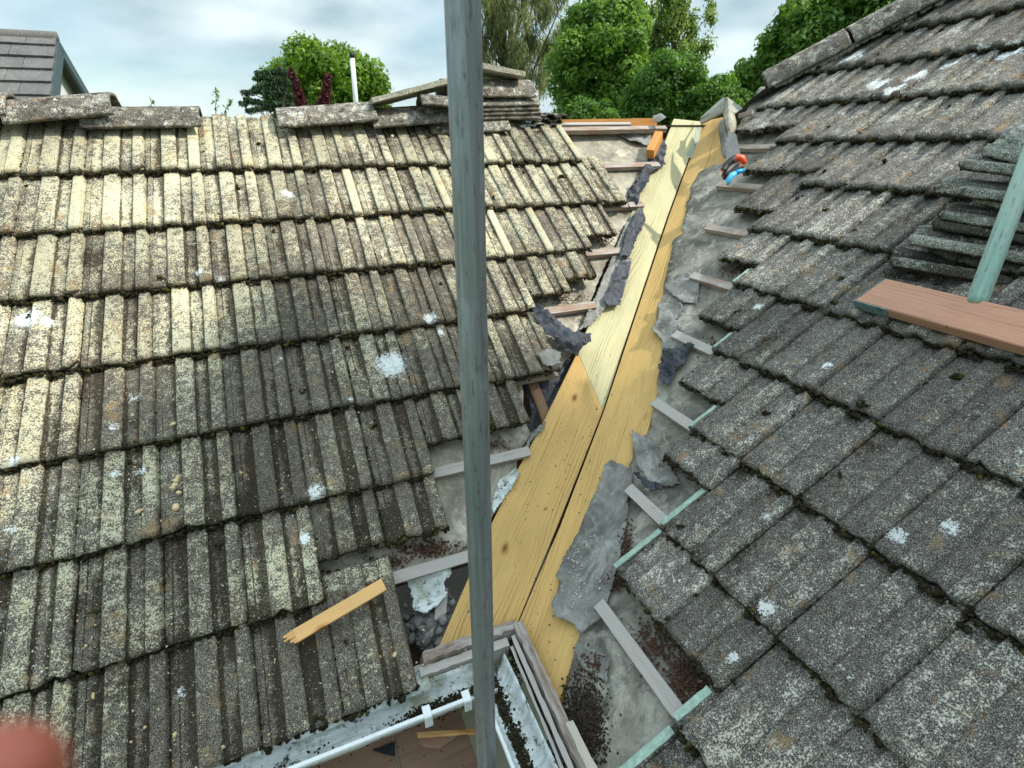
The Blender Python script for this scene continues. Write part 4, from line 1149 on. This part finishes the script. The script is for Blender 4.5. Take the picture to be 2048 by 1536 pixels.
spec = [
    (1766, 566, 1.63, 2050, 600, 'lowest dark mossy tile of the stack, resting on the reddish board', .3, .45, 0),
    (1779, 524, 1.62, 2050, 566, 'dark mossy tile second from the bottom of the stack', .3, .45, 0),
    (1819, 478, 1.60, 2050, 509, 'tile third from the bottom with a long pale edge', .15, .15, 0),
    (1868, 446, 1.60, 2100, 470, 'brown stained tile in the middle of the stack', .15, .6, 0),
    (1877, 428, 1.59, 2100, 438, 'grey tile just above the brown stained one', .2, .2, 0),
    (1866, 375, 1.58, 2100, 388, 'pale edged tile third from the top of the stack', .15, .15, 0),
    (1915, 328, 1.57, 2140, 366, 'teal tinted tile second from the top of the stack', .15, .1, 0)]
for n_, (x, y, d_, x2, y2, lab, cc, dd, rg) in enumerate(spec):
    stk(x, y, d_, lab, seed=100 + n_, crm=cc, dirt=dd, x2=x2, y2=y2, rag=rg)
stk(1942, 392, 1.555, 'broken tile piece wedged between tiles high in the stack', seed=120, crm=.2, dirt=.15, x2=2120, y2=400, rag=.6)
stk(1962, 300, 1.56, 'broken mossy tile on top of the stack', seed=121, crm=.3, dirt=.2, x2=2120, y2=262, n=(-.35, -.25, 1), rag=.7)

# ---------------------------------------------------------------- neighbour's house at the left
hs = empty('neighbour_house', at(60, 190, 9) + np.array([0, 0, -1]), 'neighbouring house with a grey tiled roof and dark edged white gable beyond the ridge', 'house')
A = at(113, 74, 9.0); sl = .66 / .90
z_e = A[2] - 1.35; dy = 1.35 / (.66 / .90)
M_BARGE = plain('grey_bargeboard', (.055, .085, .095), .5, 0, .1, 20, .05)
M_GABLE = plain('white_gable', (.62, .62, .62), .8, 0, .05, 8, .1)
def HP(x, t, side): return np.array([A[0] + x, A[1] + side * dy * t, A[2] - 1.35 * t])
nf_ = np.array([0, -(.66 / .9), 1.]); nf_ /= np.linalg.norm(nf_)
for c in range(11):       # plain tile courses on the front slope, each a stepped strip of tiles
    V, F = [], []
    x = 0.
    t0, t1 = (c - .25) / 9.6, (c + .83) / 9.6
    k = 0
    while x > -5:
        w_ = .27 if not (k == 0 and c % 2) else .135
        g_ = .004
        for (xx, tt, hh) in ((x, t0, .0), (x - w_ + g_, t0, .0), (x - w_ + g_, t1, .026 + random.uniform(0, .004)), (x, t1, .026 + random.uniform(0, .004))):
            V.append(HP(xx, tt, -1) + nf_ * hh)
        b_ = len(V) - 4
        V += [V[b_ + 2] - nf_ * .024, V[b_ + 3] - nf_ * .024]
        F += [(b_, b_ + 1, b_ + 2, b_ + 3), (b_ + 3, b_ + 2, b_ + 4, b_ + 5)]
        if k == 0:
            V += [V[b_] - nf_ * .02]; F += [(b_ + 3, b_ + 5, b_ + 6, b_)]
        x -= w_; k += 1
    mk('tile_course', V, F, M_SLATE, hs)
prism('rear_roof', [HP(0, 0, 1), HP(-5, 0, 1), HP(-5, 1, 1), HP(0, 1, 1)], np.array([0, .59, .81]), .04, M_SLATE, hs, bev=0)
for sd in (-1, 1):
    nn_ = np.array([0, sd * .59, .81])
    P0, P1 = HP(.012, 0, sd) - nn_ * .015, HP(.012, 1, sd) - nn_ * .015
    prism('bargeboard', [P0, P1, P1 - nn_ * .13, P0 - nn_ * .13 + np.array([0, 0, -.02])], (1, 0, 0), .03, M_BARGE, hs, bev=0)
prism('gable_wall', [HP(-.14, .06, -1), HP(-.14, .06, 1), HP(-.14, 1, 1), np.array([A[0] - .14, A[1] + dy, GZ]), np.array([A[0] - .14, A[1] - dy, GZ]), HP(-.14, 1, -1)], (1, 0, 0), .1, M_GABLE, hs, bev=0)
box('wall', (A[0] - 5, A[1] - dy + .2, GZ), (A[0] - .26, A[1] + dy - .2, z_e), M_GABLE, hs)
tube('ridge', [HP(.01, 0, 1) + np.array([0, 0, .0]), HP(-5, 0, 1)], .055, M_SLATE, hs, n=12)

# unseen block added behind the viewer at right, sized to shade the lower roofs
sh = np.array([SUN[0], SUN[1], 0]); sh /= np.linalg.norm(sh); spv = np.array([-sh[1], sh[0], 0.])
def SB(a, d, z): q_ = sh * d + spv * a; return np.array([q_[0], q_[1], z])
th_ = empty('shade_block', SB(-3, 6, GZ), 'unseen house-like block added to the right behind the viewer to shade the roofs', 'house')
zt = 7.25
prism('wall', [SB(1.90, 6, zt), SB(-9, 6, zt), SB(-9, 12, zt), SB(1.90, 12, zt)], (0, 0, 1), zt - GZ, M_BRICK, th_, bev=0)
prism('roof', [SB(2.0, 9, zt + 2.0), SB(-9.2, 9, zt + 2.0), SB(-9.2, 12.2, zt), SB(2.0, 12.2, zt)], np.array([sh[0] * .5, sh[1] * .5, .8]), .06, M_SLATE, th_, bev=0)
prism('roof', [SB(2.0, 9, zt + 2.0), SB(-9.2, 9, zt + 2.0), SB(-9.2, 5.9, zt + .01), SB(2.0, 5.9, zt + .01)], np.array([-sh[0] * .5, -sh[1] * .5, .8]), .06, M_SLATE, th_, bev=0)

# flue pipe beyond the ridge
P = at(712, 205, 8.); Q = at(704, 114, 8.)
fl = empty('flue_pipe', P - np.array([0, 0, 1.]), 'slim white flue pipe with a dark cap standing beyond the ridge', 'pipe')
tube('pipe', [P - np.array([0, 0, 2.5]), P, Q], .030, M_WHITE, fl, n=16); tube('cap', [Q - np.array([0, 0, .01]), Q + np.array([0, 0, .05])], .033, M_HANDLE, fl, n=16)

# ---------------------------------------------------------------- trees
def leaves(C, Nn, size, asp, att, rs, droop=0.):
    """rhombic leaf faces"""
    m = len(C); t = rs.normal(size=(m, 3)); 
    if droop: t = t * (1 - droop) + np.array([0, 0, -1.]) * droop * 2.0
    t -= (t * Nn).sum(1, keepdims=True) * Nn; t /= np.linalg.norm(t, axis=1, keepdims=True) + 1e-9
    b = np.cross(Nn, t); s = size * rs.uniform(.6, 1.35, (m, 1))
    fold = Nn * s * .18
    V = np.stack([C - t * s, C + b * s * asp + fold, C + t * s, C - b * s * asp + fold], 1).reshape(-1, 3)
    F = np.arange(4 * m).reshape(-1, 4); a = np.repeat(att, 4)
    return V, F, np.c_[a, a, a, np.ones(len(a))]


def tree(name, label, clumps, nleaf, size, mat, trunk, limbs=8, asp=.5, group='trees beyond the roofs', droop=0., seed=1, cat='tree', flat=1.0, shell=.6, br=.08):
    """clumps: (centre, radius)"""
    rs = np.random.default_rng(seed)
    C = np.array([c for c, _ in clumps]); Rr = np.array([r_ for _, r_ in clumps])
    pr = Rr ** 2 / (Rr ** 2).sum(); k = rs.choice(len(C), nleaf, p=pr)
    d = rs.normal(size=(nleaf, 3)); d /= np.linalg.norm(d, axis=1, keepdims=True)
    rad = Rr[k] * (shell + (1 - shell) * rs.random(nleaf)) * rs.uniform(.85, 1.12, nleaf)
    dd = d.copy(); dd[:, 2] *= flat
    P = C[k] + dd * rad[:, None]
    if droop: P[:, 2] -= rs.random(nleaf) ** 2 * droop * Rr[k] * 1.2
    Nn = d * .8 + rs.normal(size=(nleaf, 3)) * .55 + np.array([0, 0, .35]); Nn /= np.linalg.norm(Nn, axis=1, keepdims=True)
    att = np.clip(.45 + (rs.random(len(C))[k] - .5) * .5 + rs.normal(0, .18, nleaf), 0, 1)
    root = empty(name, trunk[0], label, cat, group)
    V, F, A_ = leaves(P, Nn, size, asp, att, rs, droop)
    mk('crown', V, F, mat, root, att=A_)
    # trunk and limbs
    base, top, r0_ = np.array(trunk[0]), np.array(trunk[1]), trunk[2]
    tv, tf, o_ = [], [], 0
    def seg(pts, rr):
        nonlocal o_
        n = 8
        for i, p in enumerate(pts):
            dd_ = pts[min(i + 1, len(pts) - 1)] - pts[max(i - 1, 0)]; dd_ = dd_ / np.linalg.norm(dd_)
            a = np.cross(dd_, [.3, 1, .1]); a /= np.linalg.norm(a); b = np.cross(dd_, a)
            for q_ in range(n): tv.append(p + rr[i] * (a * math.cos(q_ * 6.283 / n) + b * math.sin(q_ * 6.283 / n)))
        for i in range(len(pts) - 1):
            for q_ in range(n): tf.append((o_ + i * n + q_, o_ + i * n + (q_ + 1) % n, o_ + (i + 1) * n + (q_ + 1) % n, o_ + (i + 1) * n + q_))
        o_ += n * len(pts)
    seg([base, base * .5 + top * .5 + rs.normal(0, .1, 3), top], [r0_, r0_ * .7, r0_ * .25])
    for c in rs.choice(len(C), min(limbs, len(C)), replace=False):
        s = base + (top - base) * rs.uniform(.35, .95); m_ = (s + C[c]) / 2 + rs.normal(0, .15, 3)
        seg([s, m_, C[c]], [br, br * .6, br * .2])
    mk('trunk', np.array(tv), tf, M_BARK, root)
    return root


def blob(cx, cy, D_, rx, ry, n, rc, rs, depth=None, top=None):
    """clumps filling an ellipse given in pixels, at horizontal distance D_"""
    out = []
    ctr = at(cx, cy, D_); sc = D_ / FPX * 1.0
    sc = (ctr @ CF) / FPX
    fwd = np.array([ctr[0], ctr[1], 0]); fwd /= np.linalg.norm(fwd)
    dep = (depth or rx * sc)
    while len(out) < n:
        v = rs.normal(size=3); v /= np.linalg.norm(v); v *= rs.uniform(.55, 1.0)
        p = ctr + CR * v[0] * rx * sc + np.array([0, 0, 1.]) * v[2] * ry * sc + fwd * v[1] * dep
        out.append((p, rc * rs.uniform(.6, 1.25)))
    return out


rs = np.random.default_rng(11)
def base_of(x, D_): p = at(x, 290, D_); return np.array([p[0], p[1], GZ])
ML1 = leaf_material('leaf_bright', (.07, .13, .015), (.14, .25, .025), (.26, .38, .05))
ML2 = leaf_material('leaf_chestnut', (.05, .11, .018), (.13, .24, .035), (.28, .40, .09))
ML3 = leaf_material('leaf_dark', (.035, .085, .014), (.09, .19, .028), (.20, .33, .06))
ML4 = leaf_material('leaf_eucalyptus', (.09, .115, .05), (.22, .24, .12), (.46, .46, .28))
ML5 = leaf_material('leaf_birch', (.09, .15, .035), (.18, .25, .06), (.30, .36, .13))
ML6 = leaf_material('leaf_purple', (.035, .006, .010), (.085, .014, .022), (.16, .035, .04))
ML7 = leaf_material('leaf_conifer', (.018, .042, .018), (.035, .075, .03), (.08, .13, .045), .1)
ML8 = leaf_material('leaf_right', (.04, .09, .016), (.11, .21, .035), (.26, .38, .09))

cl = blob(655, 168, 26, 112, 62, 150, .62, rs) + blob(600, 190, 26, 60, 45, 30, .6, rs) + blob(715, 190, 26, 62, 50, 40, .6, rs)
tree('broadleaf_tree', 'round bright green tree in the distance behind the white flue pipe', cl, 60000, .095, ML1, (base_of(650, 26), at(650, 175, 26), .28), 14, seed=2)
# cedar at its left: flat horizontal sprays
cl = []
for (x, y, w_) in ((545, 140, 26), (530, 150, 16), (520, 180, 30), (540, 172, 26), (560, 160, 22), (512, 200, 26), (530, 212, 30), (556, 205, 26), (560, 185, 22)):
    for t in np.linspace(-1, 1, 7):
        cl.append((at(x + t * w_, y + abs(t) * 5 + rs.normal(0, 2), 23.), .16))
tree('conifer_tree', 'dark conifer with layered drooping branches left of the round tree', cl, 9000, .075, ML7, (base_of(572, 23), at(562, 130, 23), .18), 20, asp=.22, droop=.5, seed=3, flat=.35, br=.04)
# purple plum shoots
for n_, (x0, y0, x1, y1) in enumerate(((606, 212, 582, 140), (645, 215, 652, 152))):
    cl = [(at(x0 + (x1 - x0) * t + rs.normal(0, 2.5), y0 + (y1 - y0) * t, 12.), .055 + .05 * (1 - t)) for t in np.linspace(-.3, 1, 14)]
    tree('purple_shrub', ['left purple leaved shoot in front of the round tree', 'right purple leaved shoot in front of the round tree'][n_], cl, 1500, .034, ML6, (base_of(x0, 12), at(x1, y1 + 6, 12), .03), 10, asp=.45, seed=4 + n_, group='purple leaved shrubs', cat='shrub', br=.008)
# eucalyptus with hanging foliage
cl = []
for _ in range(190):
    x = rs.uniform(930, 1130); top = -90 if x < 1070 else (x - 1070) * 1.2 - 60
    y = rs.uniform(-110, 205 - max(0, x - 1060) * .6)
    if rs.random() < .16: continue
    cl.append((at(x, y, 27 + rs.normal(0, 1.2)), rs.uniform(.22, .5)))
tree('eucalyptus_tree', 'tall eucalyptus with drooping olive foliage behind the pole', cl, 42000, .13, ML4, (base_of(1015, 27), at(1010, -120, 27), .26), 40, asp=.13, droop=.75, seed=7, shell=.15, flat=1.5, br=.07)
# big bright chestnut
cl = blob(1205, 120, 20, 88, 100, 120, .42, rs) + blob(1160, 185, 20, 42, 52, 30, .40, rs) + blob(1245, 60, 20, 50, 52, 34, .42, rs) + blob(1170, 60, 20, 35, 40, 16, .36, rs)
tree('broadleaf_tree', 'tall bright green leafy tree right of the eucalyptus', cl, 62000, .078, ML2, (base_of(1200, 20), at(1205, 60, 20), .24), 16, seed=8)
# birch behind
cl = []
for _ in range(85):
    x = rs.normal(1352, 36); y = rs.uniform(-60, 150)
    if abs(x - 1352) > 72: continue
    cl.append((at(x, y, 26 + rs.normal(0, 1)), rs.uniform(.2, .48)))
tree('birch_tree', 'slender birch with light airy foliage behind the dark green bushes', cl, 19000, .075, ML5, (base_of(1350, 26), at(1352, -40, 26), .15), 30, asp=.5, droop=.45, seed=9, shell=.1, flat=1.3, br=.04)
# dark bushes in front of the valley head
cl = blob(1345, 195, 15, 75, 78, 120, .28, rs) + blob(1430, 215, 15, 60, 48, 60, .24, rs) + blob(1290, 225, 15, 40, 50, 30, .26, rs)
tree('broadleaf_tree', 'dense dark green bushy tree directly behind the head of the valley', cl, 60000, .050, ML3, (base_of(1350, 15), at(1350, 180, 15), .16), 10, seed=10)
cl = blob(1180, 232, 14, 60, 22, 30, .2, rs)
tree('hedge_shrub', 'low dark shrub behind the ridge under the tall bright green tree', cl, 9000, .045, ML3, (base_of(1180, 14), at(1180, 225, 14), .06), 6, seed=12, cat='shrub')
# right tree behind the hip
cl = blob(1660, 60, 18, 110, 70, 110, .38, rs) + blob(1560, 120, 18, 60, 48, 50, .33, rs) + blob(1500, 165, 18, 36, 36, 26, .28, rs) + blob(1760, 10, 18, 90, 60, 50, .4, rs)
tree('broadleaf_tree', 'dark green tree rising behind the hip of the right roof', cl, 60000, .072, ML8, (base_of(1640, 18), at(1640, 20, 18), .22), 14, seed=13)
# sprigs peeping over the left ridge
def sprig(pts, label, seed, D_=4.2, n=26):
    r2 = np.random.default_rng(seed); ps = [at(x, y, D_) for x, y in pts]
    root = empty('climbing_sprig', ps[0], label, 'plant', 'sprigs over the left ridge')
    tube('stem', ps, .0022, M_BARK, root, n=6)
    C = []
    for _ in range(n):
        t = r2.uniform(0, len(ps) - 1.001); i = int(t); C.append(ps[i] + (ps[i + 1] - ps[i]) * (t - i) + r2.normal(0, .012, 3))
    C = np.array(C); Nn = r2.normal(size=C.shape); Nn /= np.linalg.norm(Nn, axis=1, keepdims=True)
    V, F, A_ = leaves(C, Nn, .014, .5, r2.random(n), r2); mk('leaves', V, F, ML2, root, att=A_)
sprig([(432, 235), (431, 212), (434, 196), (431, 178)], 'leafy sprig rising over the bare gap of the left ridge', 41)
sprig([(445, 240), (452, 216), (461, 205), (466, 198)], 'smaller leafy sprig leaning right over the bare gap of the ridge', 42)
sprig([(300, 225), (303, 205), (299, 194)], 'tiny wispy sprig behind the dark ridge tile', 43, n=5)

# ---------------------------------------------------------------- photographer's fingertip close to the lens
def skin():
    m, nt, b = newmat('skin', .5, .4); q = N(nt); P = q.pos(); n = q.noise(P, 160, 3)
    q.l(q.mix(n, (.36, .085, .05), (.44, .13, .08)), b.inputs['Base Color']); b.inputs['Subsurface Weight'].default_value = .3; b.inputs['Subsurface Radius'].default_value = (.01, .003, .002); b.inputs['Subsurface Scale'].default_value = .5
    return m
tip = D(35, 1550, .038); root_ = D(-560, 1950, .046)
ax_ = (tip - root_) / np.linalg.norm(tip - root_)
pts = [root_, root_ + ax_ * .010, tip - ax_ * .009, tip - ax_ * .0045, tip - ax_ * .0015, tip + ax_ * .0011, tip + ax_ * .0023]
o = tube('fingertip', pts, [.0060, .0060, .0057, .0052, .0043, .0028, .0006], skin(), None, n=32); tag(o, 'blurred reddish fingertip in the bottom left corner, close to the lens', 'finger')
